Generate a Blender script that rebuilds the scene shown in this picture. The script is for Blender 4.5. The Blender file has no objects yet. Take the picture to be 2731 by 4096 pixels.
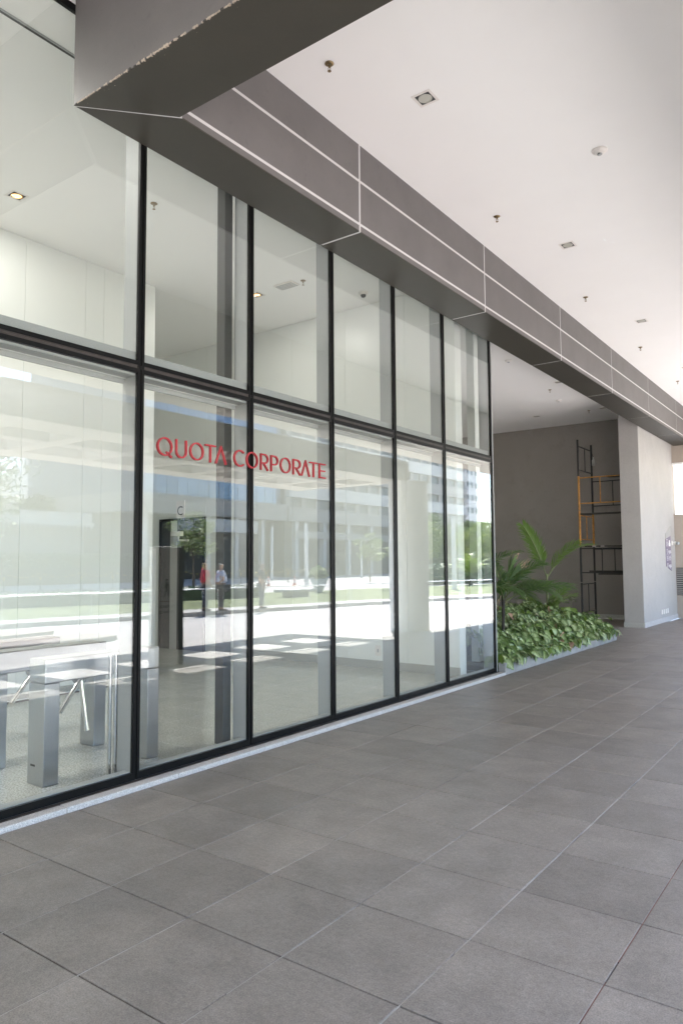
import bpy, math, random
from mathutils import Vector, Matrix
random.seed(7)
D = bpy.data; SC = bpy.context.scene; COL = SC.collection
R = math.radians; PI = math.pi
SC.render.engine = 'CYCLES'

# ------------------------------------------------------------------ camera
cam = D.cameras.new('camera'); camo = D.objects.new('camera', cam); COL.objects.link(camo)
cam.sensor_fit = 'VERTICAL'; cam.sensor_height = 36.0; cam.sensor_width = 24.0
cam.lens = 2883.4336 / 4096 * 36.0
cam.clip_start = 0.05; cam.clip_end = 3000
pit, yaw, rol = 0.070349, 0.633070, -0.006656
CAM = Vector((4.71435, 0.0, 1.71277))
fw = Vector((-math.sin(yaw) * math.cos(pit), math.cos(yaw) * math.cos(pit), math.sin(pit)))
r0 = Vector((math.cos(yaw), math.sin(yaw), 0)); u0 = r0.cross(fw)
r1 = math.cos(rol) * r0 + math.sin(rol) * u0; u1 = -math.sin(rol) * r0 + math.cos(rol) * u0
m = Matrix((r1, u1, -fw)).transposed().to_4x4(); m.translation = CAM
camo.matrix_world = m
SC.camera = camo

# ------------------------------------------------------------------ light
SUN_EL = R(55); SUN_AZ = math.atan2(0.576, 0.817)
W = D.worlds.new('World'); SC.world = W; W.use_nodes = True
wn = W.node_tree.nodes; wl = W.node_tree.links
sky = wn.new('ShaderNodeTexSky'); sky.sky_type = 'NISHITA'; sky.sun_disc = False
sky.sun_elevation = SUN_EL; sky.sun_rotation = SUN_AZ; sky.air_density = 1.0; sky.dust_density = 0.6; sky.ozone_density = 2.0
wl.new(sky.outputs[0], wn['Background'].inputs[0]); wn['Background'].inputs[1].default_value = 0.115
sl = D.lights.new('sun', 'SUN'); sl.energy = 4.2; sl.angle = R(0.5); sl.color = (1, 0.965, 0.915)
so = D.objects.new('sun', sl); COL.objects.link(so)
sd = Vector((math.cos(SUN_EL) * 0.576, math.cos(SUN_EL) * 0.817, math.sin(SUN_EL)))
so.rotation_euler = (-sd).to_track_quat('-Z', 'Y').to_euler(); so.location = (20, 30, 40)

vs = SC.view_settings
vs.view_transform = 'Standard'; vs.look = 'None'; vs.exposure = 3.34; vs.gamma = 1.0; vs.use_curve_mapping = False
cy = SC.cycles
cy.use_denoising = True; cy.denoiser = 'OPENIMAGEDENOISE'; cy.denoising_prefilter = 'ACCURATE'; cy.denoising_input_passes = 'RGB_ALBEDO_NORMAL'
cy.use_adaptive_sampling = False; cy.use_guiding = True
cy.max_bounces = 14; cy.diffuse_bounces = 7; cy.glossy_bounces = 6; cy.transparent_max_bounces = 24; cy.transmission_bounces = 4
cy.sample_clamp_indirect = 8.0; cy.caustics_reflective = False; cy.caustics_refractive = False

# ------------------------------------------------------------------ materials
def new_mat(name):
    mt = D.materials.new(name); mt.use_nodes = True
    n = mt.node_tree.nodes; l = mt.node_tree.links
    return mt, n, l, n['Principled BSDF']
def mat(name, col, rough=0.6, metal=0.0, spec=0.5, var=0.0, scale=6.0, bump=0.0, bscale=80.0, speck=0.0, spscale=220.0, obj_var=0.0, stretch=None, var2=0.0, scale2=40.0):
    mt, n, l, p = new_mat(name)
    p.inputs['Roughness'].default_value = rough; p.inputs['Metallic'].default_value = metal
    p.inputs['Specular IOR Level'].default_value = spec
    c = (*col, 1)
    geo = n.new('ShaderNodeNewGeometry')
    vec = geo.outputs['Position']
    if stretch:
        mp = n.new('ShaderNodeMapping'); mp.inputs['Scale'].default_value = stretch
        l.new(vec, mp.inputs[0]); vec = mp.outputs[0]
    out = None
    if var or speck or obj_var or var2:
        base = n.new('ShaderNodeRGB'); base.outputs[0].default_value = c; out = base.outputs[0]
        def mult(fac_out, lo, hi, src):
            mr = n.new('ShaderNodeMapRange'); l.new(fac_out, mr.inputs[0]); mr.inputs[1].default_value = 0.25; mr.inputs[2].default_value = 0.75
            mr.inputs[3].default_value = lo; mr.inputs[4].default_value = hi
            mx = n.new('ShaderNodeMix'); mx.data_type = 'RGBA'; mx.blend_type = 'MULTIPLY'; mx.inputs[0].default_value = 1
            l.new(src, mx.inputs[6]); l.new(mr.outputs[0], mx.inputs[7]); return mx.outputs[2]
        if var:
            t = n.new('ShaderNodeTexNoise'); t.inputs['Scale'].default_value = scale; t.inputs['Detail'].default_value = 6; t.inputs['Roughness'].default_value = 0.6
            l.new(vec, t.inputs['Vector']); out = mult(t.outputs[0], 1 - var, 1 + var, out)
        if var2:
            t = n.new('ShaderNodeTexNoise'); t.inputs['Scale'].default_value = scale2; t.inputs['Detail'].default_value = 4; t.inputs['Roughness'].default_value = 0.75
            l.new(geo.outputs['Position'], t.inputs['Vector']); out = mult(t.outputs[0], 1 - var2, 1 + var2, out)
        if speck:
            t = n.new('ShaderNodeTexNoise'); t.inputs['Scale'].default_value = spscale; t.inputs['Detail'].default_value = 2
            l.new(geo.outputs['Position'], t.inputs['Vector']); out = mult(t.outputs[0], 1 - speck, 1 + speck, out)
        if obj_var:
            oi = n.new('ShaderNodeObjectInfo')
            mr = n.new('ShaderNodeMapRange'); l.new(oi.outputs['Random'], mr.inputs[0]); mr.inputs[3].default_value = 1 - obj_var; mr.inputs[4].default_value = 1 + obj_var
            mx = n.new('ShaderNodeMix'); mx.data_type = 'RGBA'; mx.blend_type = 'MULTIPLY'; mx.inputs[0].default_value = 1
            l.new(out, mx.inputs[6]); l.new(mr.outputs[0], mx.inputs[7]); out = mx.outputs[2]
        l.new(out, p.inputs['Base Color'])
    else:
        p.inputs['Base Color'].default_value = c
    if bump:
        t = n.new('ShaderNodeTexNoise'); t.inputs['Scale'].default_value = bscale; t.inputs['Detail'].default_value = 3
        l.new(vec, t.inputs['Vector'])
        b = n.new('ShaderNodeBump'); b.inputs['Strength'].default_value = bump; b.inputs['Distance'].default_value = 0.004
        l.new(t.outputs[0], b.inputs['Height']); l.new(b.outputs[0], p.inputs['Normal'])
    return mt
def emit_mat(name, col, strength):
    mt, n, l, p = new_mat(name)
    p.inputs['Base Color'].default_value = (*col, 1); p.inputs['Emission Color'].default_value = (*col, 1); p.inputs['Emission Strength'].default_value = strength
    return mt
def glass_mat(name, tint, f0, gain=1.0):
    mt = D.materials.new(name); mt.use_nodes = True
    n = mt.node_tree.nodes; l = mt.node_tree.links; n.remove(n['Principled BSDF'])
    geo = n.new('ShaderNodeNewGeometry')
    d = n.new('ShaderNodeVectorMath'); d.operation = 'DOT_PRODUCT'; l.new(geo.outputs['Incoming'], d.inputs[0]); l.new(geo.outputs['Normal'], d.inputs[1])
    a = n.new('ShaderNodeMath'); a.operation = 'ABSOLUTE'; l.new(d.outputs['Value'], a.inputs[0])
    s = n.new('ShaderNodeMath'); s.operation = 'SUBTRACT'; s.inputs[0].default_value = 1; l.new(a.outputs[0], s.inputs[1])
    pw = n.new('ShaderNodeMath'); pw.operation = 'POWER'; l.new(s.outputs[0], pw.inputs[0]); pw.inputs[1].default_value = 4.0
    ma = n.new('ShaderNodeMath'); ma.operation = 'MULTIPLY_ADD'; l.new(pw.outputs[0], ma.inputs[0]); ma.inputs[1].default_value = (1 - f0) * gain; ma.inputs[2].default_value = f0
    tr = n.new('ShaderNodeBsdfTransparent'); tr.inputs[0].default_value = (*tint, 1)
    tn = n.new('ShaderNodeTexNoise'); tn.inputs['Scale'].default_value = 1.1; tn.inputs['Detail'].default_value = 1.5; l.new(geo.outputs['Position'], tn.inputs['Vector'])
    bu = n.new('ShaderNodeBump'); bu.inputs['Strength'].default_value = 1.0; bu.inputs['Distance'].default_value = 0.0005; l.new(tn.outputs[0], bu.inputs['Height'])
    gl = n.new('ShaderNodeBsdfGlossy'); l.new(bu.outputs[0], gl.inputs['Normal']); gl.inputs['Roughness'].default_value = 0.0; gl.inputs[0].default_value = (0.97, 0.99, 1.0, 1)
    mx = n.new('ShaderNodeMixShader'); l.new(ma.outputs[0], mx.inputs[0]); l.new(tr.outputs[0], mx.inputs[1]); l.new(gl.outputs[0], mx.inputs[2])
    l.new(mx.outputs[0], n['Material Output'].inputs[0])
    return mt
def leaf_mat(name, dark, light, rough=0.4, trans=0.25, pale=None):
    mt, n, l, p = new_mat(name)
    geo = n.new('ShaderNodeNewGeometry'); oi = n.new('ShaderNodeObjectInfo')
    ad = n.new('ShaderNodeMath'); ad.operation = 'ADD'; l.new(geo.outputs['Random Per Island'], ad.inputs[0]); l.new(oi.outputs['Random'], ad.inputs[1])
    fr = n.new('ShaderNodeMath'); fr.operation = 'FRACT'; l.new(ad.outputs[0], fr.inputs[0])
    mx = n.new('ShaderNodeMix'); mx.data_type = 'RGBA'; l.new(fr.outputs[0], mx.inputs[0]); mx.inputs[6].default_value = (*dark, 1); mx.inputs[7].default_value = (*light, 1)
    out = mx.outputs[2]
    if pale:
        at = n.new('ShaderNodeAttribute'); at.attribute_name = 'vein'
        ns = n.new('ShaderNodeTexNoise'); ns.inputs['Scale'].default_value = 60; l.new(geo.outputs['Position'], ns.inputs['Vector'])
        m1 = n.new('ShaderNodeMath'); m1.operation = 'MULTIPLY'; l.new(at.outputs['Fac'], m1.inputs[0]); l.new(ns.outputs[0], m1.inputs[1])
        m3 = n.new('ShaderNodeMath'); m3.operation = 'MULTIPLY'; l.new(m1.outputs[0], m3.inputs[0]); m3.inputs[1].default_value = 1.7
        m3.use_clamp = True
        m2 = n.new('ShaderNodeMix'); m2.data_type = 'RGBA'; l.new(m3.outputs[0], m2.inputs[0]); l.new(out, m2.inputs[6]); m2.inputs[7].default_value = (*pale, 1)
        out = m2.outputs[2]
    l.new(out, p.inputs['Base Color']); p.inputs['Roughness'].default_value = rough
    if trans:
        tl = n.new('ShaderNodeBsdfTranslucent'); l.new(out, tl.inputs[0])
        ms = n.new('ShaderNodeMixShader'); ms.inputs[0].default_value = trans
        l.new(p.outputs[0], ms.inputs[1]); l.new(tl.outputs[0], ms.inputs[2]); l.new(ms.outputs[0], n['Material Output'].inputs[0])
    return mt

M = {}
M['tile'] = mat('tile_stone', (0.214, 0.189, 0.168), 0.48, spec=0.5, var=0.20, scale=3.6, speck=0.30, spscale=150, bump=0.3, bscale=200, obj_var=0.10, var2=0.22, scale2=38)
def stain(mt, lo=0.80, hi=1.16):
    n = mt.node_tree.nodes; l = mt.node_tree.links; p = n['Principled BSDF']
    src = p.inputs['Base Color'].links[0].from_socket; geo = n.new('ShaderNodeNewGeometry')
    for sc_, a, b, m_ in ((1.5, 0.54, 0.74, lo), (9.0, 0.60, 0.72, 0.88), (17.0, 0.66, 0.74, hi)):
        t = n.new('ShaderNodeTexNoise'); t.inputs['Scale'].default_value = sc_; t.inputs['Detail'].default_value = 5; t.inputs['Roughness'].default_value = 0.65; t.inputs['Distortion'].default_value = 0.8
        l.new(geo.outputs['Position'], t.inputs['Vector'])
        mr = n.new('ShaderNodeMapRange'); l.new(t.outputs[0], mr.inputs[0]); mr.inputs[1].default_value = a; mr.inputs[2].default_value = b; mr.inputs[3].default_value = 1.0; mr.inputs[4].default_value = m_
        mx = n.new('ShaderNodeMix'); mx.data_type = 'RGBA'; mx.blend_type = 'MULTIPLY'; mx.inputs[0].default_value = 1
        l.new(src, mx.inputs[6]); l.new(mr.outputs[0], mx.inputs[7]); src = mx.outputs[2]
    l.new(src, p.inputs['Base Color'])
    return mt
stain(M['tile'])
M['grout_d'] = mat('grout_dark', (0.085, 0.076, 0.07), 0.9, var=0.4, scale=3)
M['grout_l'] = mat('grout_light', (0.36, 0.345, 0.32), 0.9, var=0.35, scale=4)
M['grout_r'] = mat('grout_red', (0.16, 0.085, 0.065), 0.9, var=0.4, scale=5)
M['plaza'] = mat('plaza_concrete', (0.445, 0.42, 0.405), 0.8, var=0.16, scale=0.6, bump=0.2, bscale=20, stretch=(3, 0.5, 1))
M['island'] = mat('island_pavers', (0.33, 0.27, 0.24), 0.85, var=0.2, scale=4, stretch=(6, 0.6, 1))
M['asph'] = mat('far_concrete', (0.42, 0.40, 0.38), 0.9, var=0.15, scale=0.5)
M['kerb'] = mat('kerb_stone', (0.45, 0.43, 0.41), 0.85, var=0.1, scale=2)
M['earth'] = mat('earth', (0.045, 0.04, 0.03), 0.95, var=0.3, scale=8)
M['grass_base'] = mat('lawn_green', (0.13, 0.15, 0.062), 0.95, var=0.35, scale=1.2, speck=0.4, spscale=30)
M['granite'] = mat('granite', (0.52, 0.50, 0.49), 0.5, var=0.08, scale=5, speck=0.45, spscale=170)
M['granite_skirt'] = mat('granite_skirting', (0.43, 0.42, 0.39), 0.35, speck=0.5, spscale=130)
M['lobfloor'] = mat('lobby_granite', (0.47, 0.47, 0.43), 0.12, spec=0.6, var=0.06, scale=3, speck=0.55, spscale=70, obj_var=0.03)
M['white'] = mat('white_ceiling', (0.90, 0.885, 0.87), 0.9, var=0.012, scale=1.5)
M['wpanel'] = mat('white_panel', (0.80, 0.81, 0.79), 0.35, var=0.01, scale=2, obj_var=0.015)
M['black'] = mat('black_aluminium', (0.006, 0.006, 0.006), 0.4, spec=0.15)
M['brown'] = mat('bronze_gasket', (0.045, 0.038, 0.035), 0.5, spec=0.3, var=0.3, scale=14)
M['galu'] = mat('grey_aluminium', (0.36, 0.37, 0.37), 0.5)
M['glass'] = glass_mat('lobby_glass', (0.942, 0.956, 0.946), 0.057, 0.9)
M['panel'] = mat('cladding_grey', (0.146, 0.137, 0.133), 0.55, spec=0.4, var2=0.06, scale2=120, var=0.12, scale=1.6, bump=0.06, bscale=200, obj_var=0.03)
M['soffit'] = mat('soffit_olive_grey', (0.045, 0.0415, 0.033), 0.5, spec=0.35, var2=0.10, scale2=120, var=0.10, scale=1.6, bump=0.06, bscale=200, obj_var=0.03)  # undersides toned darker and more olive than the side cladding
M['joint'] = mat('joint_white', (0.60, 0.59, 0.585), 0.6)
M['lattice'] = mat('lattice_render', (0.55, 0.51, 0.46), 0.8, var=0.06, scale=1)
M['chip'] = mat('chipped_plaster', (0.46, 0.385, 0.31), 0.9, var=0.45, scale=40)
M['chipd'] = mat('chip_dark', (0.05, 0.045, 0.04), 0.9, var=0.3, scale=30)
M['darkwall'] = mat('dark_plaster', (0.275, 0.253, 0.228), 0.9, var=0.06, scale=1.2, var2=0.10, scale2=45, speck=0.12, spscale=120, bump=0.5, bscale=90)
M['pillar'] = mat('pillar_plaster', (0.405, 0.385, 0.368), 0.9, var=0.06, scale=1.5, var2=0.05, scale2=40, speck=0.08, spscale=120, bump=0.5, bscale=90)
M['tan'] = mat('tan_plaster', (0.42, 0.36, 0.31), 0.9, var=0.04)
M['planter'] = mat('planter_concrete', (0.33, 0.325, 0.32), 0.8, var=0.18, scale=5, bump=0.3, bscale=60)
M['darkcol'] = mat('dark_column', (0.05, 0.05, 0.048), 0.45, var=0.1)
M['steel'] = mat('brushed_steel', (0.42, 0.43, 0.44), 0.28, metal=1.0, var=0.06, scale=4, stretch=(60, 60, 1.5))
M['chrome'] = mat('polished_steel', (0.75, 0.75, 0.74), 0.12, metal=1.0)
M['blackp'] = mat('black_plastic', (0.02, 0.02, 0.02), 0.5)
M['red'] = mat('red_letter', (0.36, 0.018, 0.028), 0.5)
M['brass'] = mat('brass', (0.30, 0.22, 0.12), 0.35, metal=1.0)
M['whitep'] = mat('white_plastic', (0.78, 0.74, 0.70), 0.4)
M['lamp'] = emit_mat('lit_lamp', (1.0, 0.60, 0.26), 0.3)
M['lens'] = mat('lamp_glass', (0.55, 0.54, 0.48), 0.15)
M['orange'] = mat('orange_paint', (0.50, 0.235, 0.045), 0.6, var=0.45, scale=12)
M['blackpaint'] = mat('black_paint', (0.014, 0.013, 0.013), 0.6)
M['plank'] = mat('plank_dirty', (0.04, 0.036, 0.03), 0.9, var=0.4, scale=9)
M['tape'] = mat('tape_grey', (0.35, 0.31, 0.30), 0.7)
M['purple'] = mat('sign_purple', (0.20, 0.16, 0.22), 0.5)
M['siggrey'] = mat('sign_grey', (0.40, 0.39, 0.37), 0.5)
M['sigtext'] = mat('sign_text', (0.80, 0.78, 0.78), 0.6)
M['totem'] = mat('totem_steel', (0.84, 0.79, 0.76), 0.4, metal=0.0, var=0.08, scale=3, stretch=(40, 40, 1))
M['totemd'] = mat('totem_dark', (0.02, 0.02, 0.02), 0.5)
M['blacktxt'] = mat('black_print', (0.02, 0.02, 0.02), 0.6)
M['wcol'] = mat('white_round_column', (0.74, 0.74, 0.73), 0.6, var=0.02)
M['railm'] = mat('rail_steel', (0.86, 0.86, 0.86), 0.35, metal=0.3)
M['hedge'] = leaf_mat('hedge_leaf', (0.03, 0.075, 0.018), (0.07, 0.14, 0.035), 0.45, 0.2)
M['tree'] = leaf_mat('tree_leaf', (0.04, 0.085, 0.02), (0.10, 0.17, 0.04), 0.5, 0.25)
M['treel'] = leaf_mat('tree_leaf_light', (0.10, 0.16, 0.025), (0.20, 0.26, 0.05), 0.5, 0.3)
M['bark'] = mat('bark', (0.10, 0.075, 0.055), 0.95, var=0.3, scale=6, bump=0.6, bscale=30)
M['ivy'] = leaf_mat('variegated_leaf', (0.022, 0.06, 0.012), (0.17, 0.27, 0.06), 0.32, 0.2, pale=(0.48, 0.57, 0.31))
M['ivyy'] = leaf_mat('young_leaf', (0.09, 0.16, 0.02), (0.16, 0.24, 0.04), 0.35, 0.25)
M['palm'] = leaf_mat('palm_leaf', (0.045, 0.10, 0.025), (0.10, 0.18, 0.04), 0.4, 0.25)
M['palml'] = leaf_mat('palm_leaf_light', (0.09, 0.17, 0.025), (0.15, 0.25, 0.05), 0.4, 0.3)
M['palmdry'] = mat('palm_dry_tip', (0.42, 0.27, 0.19), 0.8, var=0.3, scale=20)
M['stem'] = mat('palm_stem', (0.13, 0.15, 0.06), 0.6, var=0.3, scale=15)
M['char'] = mat('dark_trunk', (0.05, 0.043, 0.038), 0.95, var=0.4, scale=30, bump=0.8, bscale=60)
M['bglass'] = mat('blue_glass', (0.20, 0.29, 0.42), 0.08, metal=0.6, obj_var=0.15)
M['bframe'] = mat('blue_frame', (0.08, 0.10, 0.14), 0.5)
M['conc'] = mat('building_concrete', (0.33, 0.31, 0.29), 0.9, var=0.06, scale=0.3)
M['concl'] = mat('building_light', (0.55, 0.53, 0.50), 0.9, var=0.05, scale=0.3)
M['doorg'] = mat('door_glass_dark', (0.10, 0.10, 0.095), 0.2)
M['dark'] = mat('dark_void', (0.03, 0.032, 0.032), 0.6)
M['win'] = mat('window_glass', (0.05, 0.06, 0.07), 0.1)
M['towerw'] = mat('tower_white', (0.68, 0.66, 0.63), 0.8)
M['skin'] = mat('skin', (0.50, 0.30, 0.21), 0.55)
M['shirtr'] = mat('red_shirt', (0.55, 0.04, 0.06), 0.8)
M['shirtw'] = mat('pale_shirt', (0.55, 0.62, 0.74), 0.8)
M['trous'] = mat('dark_trousers', (0.035, 0.035, 0.04), 0.8)
M['jeans'] = mat('grey_trousers', (0.10, 0.11, 0.14), 0.8)
M['navy'] = mat('navy_top', (0.03, 0.03, 0.045), 0.8)
M['hairg'] = mat('grey_hair', (0.42, 0.39, 0.36), 0.7)
M['hairb'] = mat('blonde_hair', (0.50, 0.36, 0.20), 0.7)
M['haird'] = mat('dark_hair', (0.03, 0.022, 0.018), 0.6)
M['shoe'] = mat('shoe', (0.06, 0.05, 0.05), 0.6)
M['cone'] = mat('cone_orange', (0.75, 0.12, 0.04), 0.5)
M['yellow'] = mat('chain_yellow', (0.80, 0.55, 0.05), 0.5)
M['carw'] = mat('car_white', (0.75, 0.75, 0.75), 0.2)
M['carg'] = mat('car_silver', (0.45, 0.46, 0.47), 0.25, metal=0.4)
M['poleg'] = mat('pole_grey', (0.55, 0.55, 0.54), 0.6)
M['terra'] = mat('terracotta', (0.42, 0.20, 0.12), 0.8)
M['scratch'] = mat('bare_plaster', (0.93, 0.93, 0.92), 0.9)

stain(M['pillar'], 0.95, 1.03); stain(M['darkwall'], 0.88, 1.08); stain(M['panel'], 0.92, 1.06); stain(M['planter'], 0.8, 1.1)

# ------------------------------------------------------------------ mesh helpers
class MB:
    def __init__(s): s.v = []; s.f = []; s.mi = []; s.sm = []; s.mats = []; s.cur = 0; s.smooth = False; s.vein = None
    def use(s, mt):
        mt = M[mt] if isinstance(mt, str) else mt
        if mt not in s.mats: s.mats.append(mt)
        s.cur = s.mats.index(mt); return s
    def add(s, vs_, fs):
        o = len(s.v); s.v += [tuple(p) for p in vs_]
        for f in fs: s.f.append([i + o for i in f]); s.mi.append(s.cur); s.sm.append(s.smooth)
        return s
    def box(s, x0, y0, z0, x1, y1, z1):
        x0, x1 = min(x0, x1), max(x0, x1); y0, y1 = min(y0, y1), max(y0, y1); z0, z1 = min(z0, z1), max(z0, z1)
        return s.add([(x0,y0,z0),(x1,y0,z0),(x1,y1,z0),(x0,y1,z0),(x0,y0,z1),(x1,y0,z1),(x1,y1,z1),(x0,y1,z1)],
                     [(0,3,2,1),(4,5,6,7),(0,1,5,4),(1,2,6,5),(2,3,7,6),(3,0,4,7)])
    def tube(s, pts, r, seg=8, caps=True):
        pts = [Vector(p) for p in pts]; n = len(pts)
        rs = r if isinstance(r, (list, tuple)) else [r] * n
        old = s.smooth; s.smooth = True
        vv = []; ff = []
        t = (pts[1] - pts[0]).normalized()
        a = Vector((0, 0, 1)) if abs(t.z) < 0.9 else Vector((1, 0, 0))
        nx = t.cross(a).normalized()
        for i, p in enumerate(pts):
            if i == 0: t = pts[1] - pts[0]
            elif i == n - 1: t = pts[-1] - pts[-2]
            else: t = pts[i + 1] - pts[i - 1]
            t.normalize(); nx = (nx - t * nx.dot(t)).normalized(); ny = t.cross(nx)
            for k in range(seg):
                an = 2 * PI * k / seg; vv.append(p + (nx * math.cos(an) + ny * math.sin(an)) * rs[i])
        for i in range(n - 1):
            for k in range(seg):
                k2 = (k + 1) % seg; ff.append((i*seg+k, i*seg+k2, (i+1)*seg+k2, (i+1)*seg+k))
        s.add(vv, ff)
        if caps:
            s.smooth = False
            s.add(vv[:seg], [tuple(range(seg))[::-1]]); s.add(vv[-seg:], [tuple(range(seg))])
        s.smooth = old; return s
    def lathe(s, prof, c=(0, 0, 0), seg=20, smooth=True):
        old = s.smooth; s.smooth = smooth
        vv = []; ff = []
        for (r, z) in prof:
            for k in range(seg):
                a = 2 * PI * k / seg; vv.append((c[0] + r * math.cos(a), c[1] + r * math.sin(a), c[2] + z))
        for i in range(len(prof) - 1):
            for k in range(seg):
                k2 = (k + 1) % seg; ff.append((i*seg+k, i*seg+k2, (i+1)*seg+k2, (i+1)*seg+k))
        s.add(vv, ff); s.smooth = old
        return s
    def prism(s, poly, h, axis='z', base=0.0):
        # poly in 2D, extruded along axis
        n = len(poly)
        def P(a, b, c):
            return {'z': (a, b, c), 'x': (c, a, b), 'y': (a, c, b)}[axis]
        vv = [P(a, b, base) for a, b in poly] + [P(a, b, base + h) for a, b in poly]
        return s.add(vv, [tuple(range(n))[::-1], tuple(range(n, 2 * n))] + [(i, (i+1) % n, n + (i+1) % n, n + i) for i in range(n)])
    def build(s, name, mt=None, parent=None, loc=None, bevel=0.0, kind=None, label=None, recalc=False):
        me = D.meshes.new(name)
        o0 = Vector((0, 0, 0)); q = parent if loc is None else None
        while q is not None: o0 = o0 + q.location; q = q.parent
        if loc is not None: o0 = Vector(loc)
        me.from_pydata([tuple(Vector(p) - o0) for p in s.v], [], s.f)
        if s.mats:
            for q in s.mats: me.materials.append(q)
            me.polygons.foreach_set('material_index', s.mi)
        if mt is not None and not s.mats: me.materials.append(M[mt] if isinstance(mt, str) else mt)
        me.polygons.foreach_set('use_smooth', s.sm)
        if recalc:
            import bmesh
            b = bmesh.new(); b.from_mesh(me); bmesh.ops.recalc_face_normals(b, faces=b.faces); b.to_mesh(me); b.free()
        me.update()
        o = D.objects.new(name, me); COL.objects.link(o)
        if parent is not None: o.parent = parent
        if loc is not None and parent is None: o.location = loc
        if bevel:
            bv = o.modifiers.new('bevel', 'BEVEL'); bv.width = bevel; bv.segments = 2; bv.limit_method = 'ANGLE'
        if kind: o['kind'] = kind
        if label: o['label'] = label
        return o
def thing(name, loc, label, cat, group=None):
    o = D.objects.new(name, None); COL.objects.link(o); o.location = loc; o.empty_display_size = 0.1
    o['label'] = label; o['category'] = cat
    if group: o['group'] = group
    return o
def tag(o, label, cat, group=None):
    o['label'] = label; o['category'] = cat
    if group: o['group'] = group
    return o
def copy_tree(o, parent=None, loc=None, label=None, group=None, rotz=None, scale=None):
    c = o.copy(); COL.objects.link(c)
    if parent is not None: c.parent = parent
    if loc is not None: c.location = loc
    if rotz is not None: c.rotation_euler = (0, 0, rotz)
    if scale is not None: c.scale = (scale,) * 3
    if label: c['label'] = label
    if group: c['group'] = group
    for ch in list(o.children): copy_tree(ch, c)
    return c
def struct(o): o['kind'] = 'structure'; return o
def B(name, mt, parent, *a, bevel=0.0, label=None): return MB().box(*a).build(name, mt, parent, bevel=bevel, label=label)
def text_mesh(txt, size, ext=0.0):
    cu = D.curves.new('txt', 'FONT'); cu.body = txt; cu.size = size; cu.extrude = ext; cu.align_x = 'CENTER'; cu.resolution_u = 3
    o = D.objects.new('txt', cu); COL.objects.link(o)
    dg = bpy.context.evaluated_depsgraph_get()
    me = D.meshes.new_from_object(o.evaluated_get(dg))
    D.objects.remove(o); D.curves.remove(cu)
    return me
def text_obj(name, txt, size, mtl, parent, mw, ext=0.001):
    me = text_mesh(txt, size, ext); me.materials.clear(); me.materials.append(M[mtl])
    o = D.objects.new(name, me); COL.objects.link(o)
    o.parent = parent
    o.matrix_local = Matrix.Translation(-Vector(parent.location)) @ mw
    return o

# ------------------------------------------------------------------ ground
ZC = 6.133                                     # outer ceiling
T0X, T0Y, TP = 0.156, 1.271, 0.603
NX, NY = 7, 37
pav = struct(MB().box(0.02, -12, -0.30, 4.42, 23.6, -0.012).build('pavement', 'grout_d'))
# near tiles, each one a slab with eased edges
def tile_mesh(sx, sy, h, e, name):
    me = D.meshes.new(name)
    a, b = sx / 2, sy / 2
    v = [(-a,-b,-h),(a,-b,-h),(a,b,-h),(-a,b,-h),(-a,-b,-e),(a,-b,-e),(a,b,-e),(-a,b,-e),(-a+e,-b+e,0),(a-e,-b+e,0),(a-e,b-e,0),(-a+e,b-e,0)]
    f = [(4,5,1,0)[::-1],(5,6,2,1)[::-1],(6,7,3,2)[::-1],(7,4,0,3)[::-1],(4,5,9,8),(5,6,10,9),(6,7,11,10),(7,4,8,11),(8,9,10,11)]
    me.from_pydata(v, [], f); return me
tmesh = tile_mesh(0.600 - 0.006, TP - 0.0068, 0.012, 0.0018, 'tile'); tmesh.materials.append(M['tile'])
for i in range(NX):
    for j in range(NY):
        o = D.objects.new('tile', tmesh); COL.objects.link(o); o.parent = pav
        o.location = (T0X + 0.6 * (i + 0.5), T0Y + TP * (j + 0.5), random.uniform(-0.0007, 0.0007))
        o.rotation_euler = (random.uniform(-1, 1) * 0.0012, random.uniform(-1, 1) * 0.0012, random.uniform(-1, 1) * 0.001)
g = MB()
for i in range(NX + 1):
    x = T0X + 0.6 * i
    g.use('grout_r' if i >= 6 else 'grout_l')
    y = 1.0
    while y < 23.5:
        L = random.uniform(0.4, 1.6); off = random.uniform(-0.0008, 0.0008)
        if random.random() < (0.86 if i < 6 else 0.9): g.box(x - 0.0021 + off, y, -0.0122, x + 0.0021 + off, y + L, -0.0016)
        y += L + random.uniform(0, 0.25)
g.build('grout', None, pav, kind='stuff')
# earlier (behind the camera) pavement and the sunlit plaza
struct(MB().box(0.02, -12, -0.0119, 4.356, 1.26, -0.001).build('near_pavement', 'tile'))
kerb_pts = [(16.5, -30), (15.6, 0), (14.9, 6), (14.1, 10.2), (13.4, 15.2), (12.75, 19), (11.9, 23), (10.9, 27.3), (9.8, 31.7), (8.3, 38), (6.5, 46), (3.5, 60), (-6, 100)]
gm = MB()
pl = [(4.421, -30)] + [(4.421, 100)]
n = len(kerb_pts)
vv = [(4.421 if y < 60 else -30, y, -0.004) for x, y in kerb_pts] + [(x, y, -0.004) for x, y in kerb_pts]
gm.add(vv, [(i, n + i, n + i + 1, i + 1) for i in range(n - 1)])
struct(gm.build('plaza', 'plaza'))
struct(MB().add([(-400,-400,-0.35),(900,-400,-0.35),(900,900,-0.35),(-400,900,-0.35)], [(0,1,2,3)]).build('ground', 'asph'))
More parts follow.
